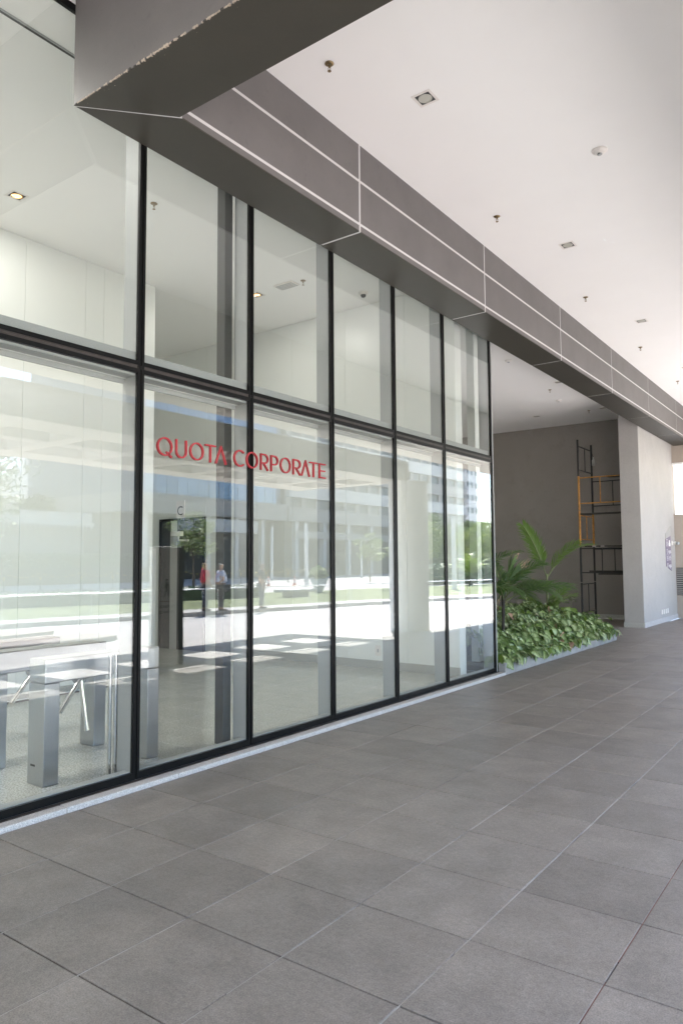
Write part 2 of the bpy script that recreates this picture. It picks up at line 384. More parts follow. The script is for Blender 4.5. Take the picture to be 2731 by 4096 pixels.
def band(name, o0, o1, z, mt, h=0.2, jit=None):
    b = MB()
    vv = []
    for x, y in kerb_pts: vv += [(x + o0, y, z), (x + o1, y, z), (x + o0, y, z - h), (x + o1, y, z - h)]
    ff = []
    for i in range(n - 1):
        a, c = 4 * i, 4 * i + 4
        ff += [(a, a+1, c+1, c), (a+2, a, c, c+2), (a+1, a+3, c+3, c+1)]
    b.add(vv, ff); return struct(b.build(name, mt))
band('kerb', 0.0, 0.16, 0.13, 'kerb')
band('sidewalk', 0.162, 1.35, 0.127, 'asph')
band('lawn', 1.352, 11.5, 0.125, 'grass_base')
band('far_road', 11.502, 45, 0.02, 'asph', h=0.3)
struct(MB().box(45, -60, -0.3, 300, 300, 0.021).build('far_ground', 'asph'))

# ------------------------------------------------------------------ curtain wall
MY = [3.689 + 1.2915 * k for k in range(-6, 5)] + [10.405]
ZT, ZS = 3.307, 0.035
cw = thing('curtain_wall', (0, 6.4, 0), 'tall black framed glass facade of the lobby with two rows of panes', 'glass facade')
for k, y in enumerate(MY):
    last = k == len(MY) - 1
    w = 0.032
    if last:
        b = MB().use('black'); b.box(-0.03, y - 0.035, ZS, 0.004, y - 0.004, 5.99); b.use('galu').box(-0.14, y - 0.0035, 0.0, 0.012, y + 0.016, 5.99)
        b.build('mullion', None, cw)
    else:
        b = MB().use('black'); b.box(-0.028, y - 0.033, ZS, 0.0, y - 0.007, 5.99); b.box(-0.028, y + 0.007, ZS, 0.0, y + 0.033, 5.99)
        b.box(-0.028, y - 0.0068, ZS, -0.008, y + 0.0068, 5.99)
        b.build('mullion', None, cw)
    b = MB().use('galu'); b.box(-0.095, y - 0.03, 0.03, -0.031, y + 0.03, 5.985); b.box(-0.20, y - 0.027, 0.03, -0.097, y + 0.027, 5.985)
    b.use('blackp').box(-0.097, y - 0.026, 0.03, -0.0951, y + 0.026, 5.985)
    b.build('inner_mullion', None, cw)
for k in range(len(MY) - 1):
    y0, y1 = MY[k] + 0.033, MY[k + 1] - (0.033 if k < len(MY) - 2 else 0.035)
    b = MB().use('black'); b.box(-0.028, y0, ZT + 0.014, 0.0, y1, ZT + 0.05); b.box(-0.028, y0, ZT - 0.05, 0.0, y1, ZT - 0.014)
    b.use('brown').box(-0.028, y0 - 0.03, ZT - 0.0138, -0.004, y1 + 0.03, ZT - 0.003); b.box(-0.028, y0 - 0.03, ZT + 0.003, -0.004, y1 + 0.03, ZT + 0.0138)
    b.box(-0.028, y0 - 0.03, ZT - 0.003, -0.008, y1 + 0.03, ZT + 0.003)
    b.build('transom', None, cw)
    b = MB().use('galu'); b.box(-0.031, MY[k] + 0.031, ZT + 0.03, -0.15, MY[k+1] - 0.031, ZT + 0.125); b.box(-0.031, MY[k] + 0.031, ZT - 0.07, -0.15, MY[k+1] - 0.031, ZT + 0.03 - 0.002)
    b.use('wpanel').box(-0.153, MY[k] + 0.031, ZT - 0.072, -0.175, MY[k+1] - 0.031, ZT - 0.03)
    b.use('galu').box(-0.178, MY[k] + 0.031, ZT - 0.11, -0.20, MY[k+1] - 0.031, ZT - 0.05)
    b.build('inner_transom', None, cw)
    b = MB().use('black'); b.box(-0.028, y0, ZS, 0.0, y1, ZS + 0.055)
    b.build('sill_rail', None, cw)
    b = MB().use('galu'); b.box(-0.031, MY[k] + 0.031, 0.03, -0.11, MY[k+1] - 0.031, 0.095); b.box(-0.112, MY[k] + 0.031, 0.03, -0.17, MY[k+1] - 0.031, 0.075)
    b.build('inner_sill', None, cw)
    B('head_rail', 'black', cw, -0.028, y0, 5.93, 0.0, y1, 5.99)
    for z0, z1 in ((ZS + 0.05, ZT - 0.045), (ZT + 0.045, 5.94)):
        B('glass_pane', 'glass', cw, -0.022, y0 - 0.005, z0, -0.008, y1 + 0.005, z1)
# short return pane at the far end of the lobby
b = MB().use('galu'); b.box(-0.15, 10.34, 0.03, -0.031, 10.40, 5.98)
b.build('corner_post', None, cw)
B('glass_pane', 'glass', cw, -0.90, 10.372, 0.09, -0.155, 10.384, 5.96)
# granite kerb under the facade
gk = thing('granite_sill', (0.07, 4, 0), 'pale granite strip along the foot of the glass facade', 'sill')
y = -4.0; rr = random.Random(3)
while y < 10.43:
    y2 = min(y + 1.0, 10.43)
    MB().box(0.045, y + 0.002, -0.01, 0.145, y2 - 0.002, 0.034 + rr.uniform(-0.001, 0.001)).build('stone', 'granite', gk, bevel=0.006)
    y = y2
B('trim', 'brown', gk, 0.001, -4, 0.0, 0.044, 10.42, 0.033)

# ------------------------------------------------------------------ canopy beams (clad)
XO, XI, ZB = 0.535, 0.006, 5.18
JY = [6.059 + 3.0486 * k for k in range(-1, 12)]
bm1 = thing('canopy_beam', (0.27, 6, ZB), 'long grey clad beam with white joints running above the glass facade', 'beam')
core = MB().box(XI + 0.02, 3.62, ZB + 0.0035, XO - 0.0035, 39, ZC + 0.3)
core.build('joint_backing', 'joint', bm1)
G = 0.016
ys = [3.611] + [v for v in JY if v > 3.7] + [39.0]
for k in range(len(ys) - 1):
    a, c = ys[k] + (G if k else 0.0), ys[k + 1] - G
    for z0, z1 in ((ZB, 5.265 - 0.015), (5.265 + 0.016, 5.736 - 0.016), (5.736 + 0.016, ZC + 0.02)):
        MB().box(XO - 0.0118, a, z0 if z0 > ZB else ZB + 0.0125, XO, c, z1).build('panel', 'panel', bm1)
    # underside panel, with its end cut on the mitre at the corner
    if k == 0:
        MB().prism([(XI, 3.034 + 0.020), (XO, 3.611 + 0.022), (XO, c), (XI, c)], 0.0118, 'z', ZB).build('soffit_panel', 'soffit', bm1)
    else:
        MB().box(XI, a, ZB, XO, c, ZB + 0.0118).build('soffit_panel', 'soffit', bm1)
MB().box(XI, 3.05, ZB + 0.012, XI + 0.0195, 39, ZC + 0.3).build('back_panel', 'panel', bm1)
bm2 = thing('cross_beam', (2.5, 3.3, ZB), 'dark grey clad cross beam with a chipped lower edge at the top left', 'beam')
MB().prism([(XI + 0.012, 3.034), (XI + 0.012, 3.05), (XO, 3.63), (XO + 0.02, 3.606), (5.95, 3.606), (5.95, 3.034)], 1.4, 'z', ZB + 0.012).build('core', 'joint', bm2)
MB().box(XI, 3.028, ZB, 5.95, 3.0335, 7.6).build('panel', 'panel', bm2)
MB().box(XO + 0.012, 3.6062, ZB + 0.0125, 5.95, 3.612, ZC + 0.02).build('panel', 'panel', bm2)
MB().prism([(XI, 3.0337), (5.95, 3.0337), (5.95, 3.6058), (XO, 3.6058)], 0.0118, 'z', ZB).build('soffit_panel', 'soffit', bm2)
MB().prism([(XI, 3.031), (XO, 3.607), (XO, 3.632), (XI, 3.053)], 0.008, 'z', ZB + 0.003).build('mitre_joint', 'joint', bm2)
rr = random.Random(11)
ch = MB()
x = 0.03
while x < 4.0:
    L = rr.uniform(0.008, 0.035); d = rr.uniform(0.003, 0.012) * (1.25 if x > 0.5 else 0.7)
    ch.use('chip' if rr.random() < 0.85 else 'chipd')
    if rr.random() < 0.88:
        zz = ZB + rr.uniform(0.001, 0.006); h1, h2 = rr.uniform(0.25, 1) * d, rr.uniform(0.25, 1) * d
        ch.add([(x, 3.0262, zz), (x + L, 3.0262, zz), (x + L * 0.8, 3.0262, zz + h1), (x + L * 0.2, 3.0262, zz + h2), (x, 3.0285, ZB - 0.0012), (x + L, 3.0285, ZB - 0.0012), (x + L * 0.75, 3.0285 + h2 * 1.3, ZB - 0.0012), (x + L * 0.3, 3.0285 + h1 * 1.3, ZB - 0.0012)],
               [(0,1,2,3), (4,7,6,5), (0,4,5,1)])
    if rr.random() < 0.12:
        ex = x; ez = rr.uniform(0.02, 0.05); s_ = rr.uniform(0.002, 0.006)
        ch.use('chip'); ch.add([(ex, 3.03 + ez, ZB - 0.001), (ex + s_, 3.03 + ez, ZB - 0.001), (ex + s_, 3.03 + ez + s_, ZB - 0.001), (ex, 3.03 + ez + s_, ZB - 0.001)], [(0,3,2,1)])
    x += L * rr.uniform(0.7, 1.1)
ch.build('chipped_edge', None, bm2, kind='stuff')
bm3 = thing('edge_beam', (5.1, 6, 4.75), 'deep outer beam along the sunny edge of the canopy, seen only mirrored', 'beam')
MB().box(4.33, -14, 4.75, 5.91, 40, 7.2).build('cladding', 'lattice', bm3)
# ceiling of the passage
rw = thing('light_block_wall', (2.2, -9, 0), 'grey wall added behind the camera, out of frame, to block light', 'wall')  # unseen wall added to cut the light from behind the camera
B('face', 'darkwall', rw, 0.03, -9.3, -0.2, 4.325, -9.0, 6.13)
ce = struct(MB().box(XO - 0.011, 3.613, ZC, 4.329, 39, ZC + 0.3).build('ceiling', 'white'))
struct(MB().box(-0.03, -14, ZC, 4.329, 3.02, ZC + 0.3).build('near_ceiling', 'white'))
MB().box(1.93, 9.9, ZC - 0.0015, 1.955, 9.99, ZC - 0.0002).build('bare_patch', 'scratch', ce)
MB().add([(1.97,10.05,ZC-0.0015),(2.03,10.09,ZC-0.0015),(2.04,10.13,ZC-0.0015),(1.99,10.08,ZC-0.0015)], [(0,3,2,1)]).build('bare_patch', 'scratch', ce)

# ------------------------------------------------------------------ lobby interior
ZI = 5.98
XB, YE = -4.0, 9.68
lf = struct(MB().box(-8, -6, -0.3, -0.205, 10.40, 0.012).build('lobby_floor', 'grout_d'))
struct(MB().box(-0.204, -6, -0.3, 0.0, 10.40, 0.0295).build('threshold', 'galu'))
tl = tile_mesh(0.597, 0.597, 0.018, 0.001, 'floor_tile'); tl.materials.append(M['lobfloor'])
for i in range(13):
    for j in range(13):
        x, y = -0.205 - 0.6 * (i + 0.5), 2.2 + 0.6 * (j + 0.5)
        if y > YE + 0.3 and x < -0.9: continue
        if x < XB and y < 6.9: continue
        o = D.objects.new('floor_tile', tl); COL.objects.link(o); o.parent = lf; o.location = (x, y, 0.03)
struct(MB().box(-8, -6, 0.0121, -0.205, 2.199, 0.030).build('lobby_floor_near', 'lobfloor'))
struct(MB().box(-8, -6, ZI, -0.03, 10.42, ZI + 0.4).build('lobby_ceiling', 'white'))
MB().use('blackp').box(-0.52, -6, ZI - 0.004, -0.49, 9.6, ZI - 0.0005).use('galu').box(-0.49, -6, ZI - 0.008, -0.475, 9.6, ZI - 0.0005).build('ceiling_slot', None, D.objects['lobby_ceiling'])
lw = struct(MB().box(XB - 0.25, -6, 0.0, XB - 0.012, 7.068, ZI).build('lobby_wall', 'wpanel'))
pts = [-6, -4.0, -2.8, -1.6, -0.4, 0.8, 1.95, 3.1, 4.05, 4.962, 5.854, 6.154, 7.07]
for a, c in zip(pts[:-1], pts[1:]):
    MB().box(XB - 0.0119, a + 0.002, 0.11, XB, c - 0.002, ZI - 0.004).build('panel', 'wpanel', lw)
MB().box(XB - 0.0119, -6, 0.03, XB + 0.003, 7.07, 0.1095).build('skirting', 'granite_skirt', lw)
ew = struct(MB().box(-7.6, YE + 0.012, 0.0, -0.245, YE + 0.2, ZI).build('lobby_end_wall', 'wpanel'))
pts = [-5.64, -4.62, -3.457, -2.295, -1.13, -0.247]
for a, c in zip(pts[:-1], pts[1:]):
    MB().box(a + 0.002, YE, 0.16, c - 0.002, YE + 0.0119, ZI - 0.004).build('panel', 'wpanel', ew)
MB().box(-7.3, YE, 2.66, -5.642, YE + 0.0119, ZI - 0.004).build('panel', 'wpanel', ew)
MB().box(-5.64, YE - 0.003, 0.03, -0.245, YE + 0.0119, 0.158).build('skirting', 'granite_skirt', ew)
struct(MB().box(-7.6, 2, 0, -7.3, YE, ZI).build('hall_wall', 'wpanel'))
struct(MB().box(-7.3, 6.82, 0, XB - 0.2501, 7.05, ZI).build('hall_side_wall', 'wpanel'))
struct(MB().box(-8, -6.2, 0, 0, -6.0, ZI).build('lobby_rear_wall', 'wpanel'))
dr = thing('hall_doorway', (-6.3, YE, 0.03), 'dark open doorway at the back of the lift hall behind the glass', 'doorway')
b = MB().use('black'); b.box(-6.98, YE - 0.03, 0.03, -6.93, YE + 0.011, 2.62); b.box(-5.69, YE - 0.03, 0.03, -5.645, YE + 0.011, 2.62); b.box(-6.93, YE - 0.03, 2.57, -5.69, YE + 0.011, 2.62)
b.build('frame', None, dr)
B('door_leaf', 'dark', dr, -6.929, YE - 0.012, 0.03, -6.66, YE + 0.008, 2.569)
B('pale_panel', 'siggrey', dr, -6.657, YE - 0.010, 0.03, -6.45, YE + 0.008, 2.30)  # added pale panel, gives the doorway its pale strip
B('door_leaf', 'dark', dr, -6.447, YE - 0.012, 0.03, -5.691, YE + 0.008, 2.569)
sg = thing('lift_sign', (-6.35, YE - 0.03, 2.77), 'small square sign with letter C above the dark doorway', 'sign')
B('plate', 'totem', sg, -6.47, YE - 0.03, 2.58, -6.23, YE - 0.001, 2.97)
text_obj('lettering', 'C', 0.26, 'blacktxt', sg, Matrix.Translation((-6.35, YE - 0.032, 2.68)) @ Matrix.Rotation(PI / 2, 4, 'X'))
cc = thing('security_camera', (-6.1, YE - 0.25, 2.3), 'white bullet security camera in front of the dark doorway', 'camera')
MB().box(-6.28, YE - 0.33, 2.25, -6.0, YE - 0.24, 2.34).build('housing', 'whitep', cc, bevel=0.01)
MB().tube([(-6.1, YE - 0.28, 2.25), (-6.1, YE - 0.28, 2.17), (-6.1, YE - 0.03, 2.17)], 0.02, 8).build('bracket', 'whitep', cc)
ol = thing('wall_outlet', (-1.68, YE, 0.32), 'white socket plate low on the white lobby end wall', 'socket')
MB().box(-1.735, YE - 0.012, 0.235, -1.63, YE - 0.0003, 0.40).build('plate', 'whitep', ol, bevel=0.003)
B('insert', 'galu', ol, -1.695, YE - 0.015, 0.29, -1.67, YE - 0.0121, 0.345)
dcl = thing('dark_column', (-0.28, 4.93, 0.03), 'slim dark grey column just inside the glass beside the second mullion', 'column')
MB().box(-0.335, 4.845, 0.03, -0.225, 4.935, ZI).build('shaft', 'darkcol', dcl, bevel=0.006)
MB().box(-0.3, 4.9352, 0.03, -0.24, 4.96, ZI).build('flange', 'darkcol', dcl)
wp = thing('white_pier', (-0.45, 10.75, 0), 'narrow white pier beyond the last glass pane by the planting', 'pier')
MB().box(-0.52, 10.62, 0, -0.385, 10.90, ZI).build('shaft', 'wpanel', wp)
B('base', 'granite_skirt', wp, -0.523, 10.617, 0, -0.382, 10.903, 0.1)
dp = thing('dark_panel', (-0.62, 10.43, 0), 'dark upright panel seen through the last pane beside the white pier', 'panel')
B('sheet', 'darkcol', dp, -0.86, 10.42, 0.03, -0.56, 10.46, 3.1)

# lobby down lights (lit) and ceiling fittings
def downlight(x, y, z, label, lit, group):
    t = thing('downlight', (x, y, z), label, 'downlight', group)
    s = 0.075; e = 0.10
    b = MB()
    for (a0, b0, a1, b1) in ((-e, -e, e, -s), (-e, s, e, e), (-e, -s, -s, s), (s, -s, e, s)): b.box(x + a0, y + b0, z - 0.004, x + a1, y + b1, z - 0.0003)
    b.build('frame', 'whitep', t)
    MB().box(x - s, y - s, z - 0.0012, x + s, y + s, z - 0.0004).build('recess', 'dark', t)
    rg = MB().lathe([(0.066, -0.002), (0.066, -0.007), (0.056, -0.007), (0.055, -0.0035)], (x, y, z), 24).build('ring', 'lens' if not lit else 'orange', t)
    MB().lathe([(0.055, -0.0034), (0.04, -0.0046), (0.016, -0.0052), (0.0001, -0.0052)], (x, y, z), 24).build('lamp', 'lamp' if lit else 'lens', rg)
    if lit:
        la = D.lights.new('lamp_light', 'AREA'); la.shape = 'DISK'; la.size = 0.11; la.energy = 2.4 if y > 3 else 6.5; la.color = (1.0, 0.965, 0.91)  # more power for the added fill lamps out of frame
        lo = D.objects.new('lamp_light', la); COL.objects.link(lo); lo.location = (0, 0, -0.012); lo.parent = t
    return t
def sprinkler(x, y, z, label, group):
    t = thing('sprinkler', (x, y, z), label, 'sprinkler', group)
    MB().lathe([(0.04, -0.0005), (0.042, -0.004), (0.030, -0.012), (0.012, -0.014)], (x, y, z), 20).build('rosette', 'brass', t)
    b = MB().use('brass'); b.tube([(x, y, z - 0.013), (x, y, z - 0.038)], 0.009, 8); b.tube([(x - 0.012, y, z - 0.036), (x - 0.009, y, z - 0.062), (x, y, z - 0.07)], 0.003, 6); b.tube([(x + 0.012, y, z - 0.036), (x + 0.009, y, z - 0.062), (x, y, z - 0.07)], 0.003, 6)
    nz = b.build('nozzle', None, t)
    MB().lathe([(0.0001, -0.069), (0.017, -0.0695), (0.017, -0.073), (0.0001, -0.074)], (x, y, z), 12, False).build('deflector', 'brass', nz)
    return t
def smoke(x, y, z, label, group, dome=False):
    t = thing('dome_camera' if dome else 'smoke_detector', (x, y, z), label, 'camera' if dome else 'smoke detector', group)
    MB().lathe([(0.078, -0.0005), (0.08, -0.012), (0.074, -0.018), (0.066, -0.019), (0.062, -0.026), (0.048, -0.038), (0.02, -0.043), (0.0001, -0.043)], (x, y, z), 28).build('base', 'whitep', t)
    if dome:
        MB().lathe([(0.042, -0.04), (0.04, -0.06), (0.025, -0.078), (0.0001, -0.084)], (x, y, z), 20).build('dome', 'darkcol', t)
    else:
        MB().lathe([(0.026, -0.0415), (0.026, -0.05), (0.015, -0.052), (0.0001, -0.052)], (x, y, z), 16).build('sensor', 'galu', t)
        MB().box(x - 0.012, y - 0.03, z - 0.0515, x + 0.012, y - 0.024, z - 0.044).build('led', 'dark', t)
    return t
lits = ((-3.07, 4.3, 'lit warm downlight above the lobby, left of the first mullion'), (-2.98, 8.25, 'lit warm downlight in the lobby ceiling right beside the second mullion'),
        (-2.2, 0.3, 'added fill downlight in the lobby near the camera, out of frame'), (-2.2, -3.7, 'added unseen fill downlight deepest in the near lobby'), (-1.05, 0.3, 'added unseen fill downlight by the glass near the camera'), (-1.3, 2.3, 'added unseen fill downlight over the turnstiles'))
for x, y, lb in lits: downlight(x, y, ZI, lb, True, 'lit downlights in the lobby ceiling')  # lamps out of frame are added to brighten the lobby
sprinkler(-1.95, 5.37, ZI, 'sprinkler in the lobby ceiling seen just right of the first mullion', 'sprinklers in the lobby')
sprinkler(-2.03, 8.25, ZI, 'sprinkler in the lobby ceiling beside the air grille', 'sprinklers in the lobby')
smoke(-1.58, 9.2, ZI, 'white dome camera on the lobby ceiling in front of the end wall', None, True)
ag = thing('ceiling_grille', (-2.34, 8.23, ZI), 'flat pale luminaire or grille plate on the lobby ceiling', 'grille')
MB().box(-2.52, 8.13, ZI - 0.02, -2.16, 8.33, ZI - 0.0004).build('body', 'whitep', ag, bevel=0.004)
for q in range(4): B('slat', 'galu', ag, -2.5, 8.15 + q * 0.045, ZI - 0.024, -2.18, 8.175 + q * 0.045, ZI - 0.0201)

# turnstiles: a cabinet on two pedestals with a three arm rotor
def turnstile(x0, x1, label):
    cx = (x0 + x1) / 2
    t = thing('turnstile', (cx, 3.7, 0.03), label, 'turnstile', 'steel turnstiles inside the lobby')
    for ya, yb in ((3.155, 3.285), (4.125, 4.25)):
        MB().box(x0, ya, 0.03, x1, yb, 0.80).build('pedestal', 'steel', t, bevel=0.006)
    MB().box(x0, 3.155, 0.802, x1, 4.25, 0.985).build('cabinet', 'steel', t, bevel=0.008)
    MB().lathe([(0.0001, 0), (0.018, 0), (0.018, 0.003), (0.0001, 0.003)], (0, 0, 0), 14, False).build('plug', 'dark', t, loc=None).matrix_local = Matrix.Translation((x0 + 0.10 - cx, 4.123 - 3.7, 0.13 - 0.03)) @ Matrix.Rotation(PI / 2, 4, 'X')
    MB().box(x0 + 0.05, 3.1525, 0.17, x0 + 0.11, 3.1548, 0.185).build('badge', 'dark', t)
    MB().lathe([(0.0001, 0.004), (0.006, 0.004), (0.008, 0)], (0, 0, 0), 12).build('lock', 'chrome', t).matrix_local = Matrix.Translation((x1 - 0.03 - cx, 3.1545 - 3.7, 0.52 - 0.03)) @ Matrix.Rotation(PI / 2, 4, 'X')
    for sgn, xs in ((1, x1), (-1, x0)):
        hub = Vector((xs + sgn * 0.07, 3.93, 0.69))
        if sgn < 0 or x1 > -0.5: continue
        hb = MB().tube([hub - Vector((0.055, 0, 0)), hub + Vector((0.02, 0, 0))], 0.055, 16).build('hub', 'galu', t)
        for ddir in ((0.2, -0.33, -0.23), (0.05, 0.03, -0.40), (0.42, 0.08, 0.12)):
            dv = Vector(ddir); dv = dv.normalized() * 0.47
            MB().tube([hub, hub + dv], 0.022, 10).build('arm', 'chrome', hb)
    return t
turnstile(-0.635, -0.415, 'steel turnstile nearest the glass at the lower left')
turnstile(-1.39, -1.175, 'middle steel turnstile cut by the left edge, behind the nearest one')
turnstile(-2.15, -1.935, 'steel turnstile furthest from the glass at the left edge')
gp = thing('guard_posts', (-0.245, 3.67, 0.03), 'cluster of three polished steel tubes beside the first mullion', 'barrier')
for q, (x, y) in enumerate(((-0.255, 3.625), (-0.235, 3.665), (-0.222, 3.705))):
    MB().tube([(x, y, 0.03), (x, y, 0.99)], 0.017, 14).build('post', 'chrome', gp)
B('base', 'galu', gp, -0.30, 3.59, 0.03, -0.201, 3.74, 0.036)

# ------------------------------------------------------------------ red letters on the glass
def stroke(poly, w, closed=False):
    """outline quads (2D) of a polyline, mitred"""
    p = [Vector(a) for a in poly]; n = len(p); L = []; Rr = []
    for i in range(n):
        if closed: a, c = p[i - 1], p[(i + 1) % n]
        else: a, c = p[max(i - 1, 0)], p[min(i + 1, n - 1)]
        d1 = (p[i] - a); d2 = (c - p[i])
        if d1.length == 0: d1 = d2
        if d2.length == 0: d2 = d1
        d1 = d1.normalized(); d2 = d2.normalized(); t = (d1 + d2).normalized(); nn = Vector((-t.y, t.x))
        k = min(2.0, 1.0 / max(0.35, t.dot(d1)))
        L.append(p[i] + nn * w * 0.5 * k); Rr.append(p[i] - nn * w * 0.5 * k)
    return L, Rr
def add_stroke(mb, poly, w, f, d0, d1, closed=False):
    L, Rr = stroke(poly, w, closed); n = len(L)
    vv = [f(a.x, a.y, d) for d in (d0, d1) for ab in zip(L, Rr) for a in ab]
    ff = []
    o = 2 * n
    rng = range(n) if closed else range(n - 1)
    for i in rng:
        j = (i + 1) % n
        a, b, c, d = 2*i, 2*i+1, 2*j+1, 2*j
        ff += [(a, b, c, d)[::-1], (o+a, o+b, o+c, o+d), (a, d, o+d, o+a), (b, o+b, o+c, c)]
    if not closed: ff += [(0, o, o+1, 1), (2*n-2, 2*n-1, o+2*n-1, o+2*n-2)]
    mb.add(vv, ff)
def arc(cx, cy, rx, ry, a0, a1, nseg=20):
    return [(cx + rx * math.cos(R(a0 + (a1 - a0) * i / nseg)), cy + ry * math.sin(R(a0 + (a1 - a0) * i / nseg))) for i in range(nseg + 1)]
def glyph(c):  # unit box, returns [(poly, closed)]
    E_ = 0.06
    if c in 'OQ':
        g_ = [(arc(.5, .5, .5 - E_, .5 - .05, 0, 360, 36)[:-1], True)]
        if c == 'Q': g_.append(([(.60, .24), (.95, -.03)], False))
        return g_
    if c == 'U': return [([(.08, 1), (.08, .36)] + arc(.5, .36, .42, .31, 180, 360, 16)[1:-1] + [(.92, .36), (.92, 1)], False)]
    if c == 'T': return [([(0, .95), (1, .95)], False), ([(.5, .90), (.5, 0)], False)]
    if c == 'A': return [([(.06, 0), (.5, .97), (.94, 0)], False)]
    if c == 'C': return [(arc(.56, .5, .50, .45, 48, 312, 28), False)]
    if c in 'PR':
        g_ = [([(.09, 0), (.09, 1)], False), ([(.13, .95), (.5, .95)] + arc(.5, .69, .40, .26, 90, -90, 14)[1:] + [(.13, .43)], False)]
        if c == 'R': g_.append(([(.45, .40), (.92, 0)], False))
        return g_
    if c == 'E': return [([(.10, 0), (.10, 1)], False), ([(.16, .95), (1, .95)], False), ([(.16, .5), (.92, .5)], False), ([(.16, .05), (1, .05)], False)]
LET = [('Q',3.830,4.004),('U',4.027,4.162),('O',4.183,4.354),('T',4.362,4.497),('A',4.481,4.635),('C',4.715,4.869),('O',4.878,5.049),('R',5.072,5.199),('P',5.219,5.343),('O',5.359,5.531),('R',5.552,5.691),('A',5.687,5.840),('T',5.826,5.963),('E',5.982,6.102)]
ls = thing('lettering_sign', (0.04, 4.96, 2.69), 'raised red letters QUOTA CORPORATE fixed to the glass', 'sign')
for c, ya, yb in LET:
    mb = MB()
    h = 0.160; z0 = 2.604 + 0.006 * (ya - 3.83) / 2.3
    yb2 = yb - 0.008
    f = lambda a, b_, d: (d, ya + a * (yb2 - ya), z0 + b_ * h)
    for poly, closed in glyph(c):
        # constant stroke width: work in metres
        pm = [(a * (yb2 - ya), b_ * h) for a, b_ in poly]
        add_stroke(mb, pm, 0.0135, lambda a, b_, d: (d, ya + a, z0 + b_), 0.018, 0.040, closed)
    mb.build('letter', 'red', ls, recalc=True)

# ------------------------------------------------------------------ outer ceiling fittings
words = ['nearest the camera', 'second from the camera', 'third along the row', 'fourth along the row', 'fifth along the row', 'sixth along the row', 'seventh along the row']
for k in range(6):
    sprinkler(1.04, 4.87 + 3.545 * k, ZC, 'brass sprinkler on the white passage ceiling, %s' % words[k], 'sprinklers along the passage ceiling')
for k in range(5):
    downlight(1.48, 5.80 + 4.0 * k, ZC, 'unlit square downlight on the white passage ceiling, %s' % words[k], False, 'unlit downlights along the passage ceiling')
smoke(2.55, 7.69, ZC, 'white round smoke detector alone on the passage ceiling', None)

# ------------------------------------------------------------------ alcove beyond the lobby
YA = 22.2
aw = thing('dark_wall', (-3, YA, 0), 'dark grey plaster wall at the back of the recess behind the plants', 'wall')
B('face', 'darkwall', aw, -7, YA, 0, -0.57, YA + 0.3, 6.2)
B('skirting', 'granite_skirt', aw, -7, YA - 0.02, 0, -0.57, YA - 0.0005, 0.12)
aw2 = thing('recess_side_wall', (-6, 15, 0), 'side wall of the recess, hidden behind the lobby, white to bounce light', 'wall')
B('face', 'white', aw2, -7.2, 10.43, 0, -7.0, YA, 6.2)  # unseen face made white to brighten the recess
aw3 = thing('lobby_outer_wall', (-4, 10.45, 0), 'outer face of the lobby end wall toward the plants', 'wall')
B('face', 'white', aw3, -7.0, 10.43, 0, -0.90, 10.5, 6.2)  # white on this hidden face throws light into the recess
struct(MB().box(-7.0, 10.50, 5.97, 0.0045, YA, 6.3).build('recess_ceiling', 'white'))
struct(MB().box(-7.0, 16.37, -0.2, 0.019, YA, -0.002).build('recess_floor', 'tile'))
struct(MB().box(0.0192, 16.37, -0.2, 0.1545, 23.41, -0.0015).build('pavement_edge', 'tile'))
for x, y, lb in ((-1.55, 17.31, 'small sprinkler on the recess ceiling near the end of the glass'), (-1.56, 20.41, 'small sprinkler on the recess ceiling above the scaffold')):
    sprinkler(x, y, 5.97, lb, 'sprinklers in the recess')
smoke(-1.78, 18.6, 5.97, 'smoke detector on the recess ceiling over the plants', None)
smoke(-1.3, 14.2, 5.97, 'smoke detector on the recess ceiling right beside the end mullion', None)
for x, y, lb in ((-1.15, 20.31, 'dark downlight on the recess ceiling touching the beam'), (-3.05, 20.29, 'dark downlight on the recess ceiling above the dark wall'), (-1.11, 16.7, 'dark downlight on the recess ceiling at the beam near the glass')):
    downlight(x, y, 5.97, lb, False, 'unlit downlights in the recess')
pi = thing('pillar', (-0.3, 21.4, 0), 'broad grey plaster pillar under the beam at the right', 'pillar')
MB().box(-0.55, 19.54, 0, -0.055, 23.419, 5.965).build('shaft', 'pillar', pi, bevel=0.012)
b = MB()
y = 19.525
B('skirting', 'granite_skirt', pi, -0.565, 19.525, 0, -0.0555, 19.539, 0.12)
while y < 23.3:
    MB().box(-0.054, y + 0.002, 0, -0.036, min(y + 0.62, 23.4) - 0.002, 0.13).build('skirting', 'granite', pi); y += 0.62
sn = thing('parking_sign', (-0.05, 22.5, 2.0), 'purple wall sign with car and bicycle symbols and 17 vagas', 'sign')
MB().prism([(22.16, 1.56), (22.80, 1.41), (22.80, 2.44), (22.16, 2.33)], 0.012, 'x', -0.0545).build('plate', 'purple', sn)
MB().prism([(22.16, 2.332), (22.80, 2.442), (22.82, 2.69), (22.16, 2.50)], 0.012, 'x', -0.0545).build('corner_plate', 'siggrey', sn)
def onX(y, z, x=-0.041): return Matrix.Translation((x, y, z)) @ Matrix.Rotation(PI / 2, 4, 'Z') @ Matrix.Rotation(PI / 2, 4, 'X')
for z in (1.93, 1.52):
    text_obj('lettering', '17 vagas', 0.17, 'sigtext', sn, onX(22.50, z + 0.0))
for z in (2.13, 1.72):
    fr = MB()
    for (a, c, d, e) in ((22.22, z, 22.42, z + 0.012), (22.22, z + 0.18, 22.42, z + 0.192), (22.22, z + 0.0121, 22.232, z + 0.1799), (22.408, z + 0.0121, 22.42, z + 0.1799)): fr.box(-0.0415, a, c, -0.040, d, e)
    fr.build('frame_print', 'sigtext', sn)
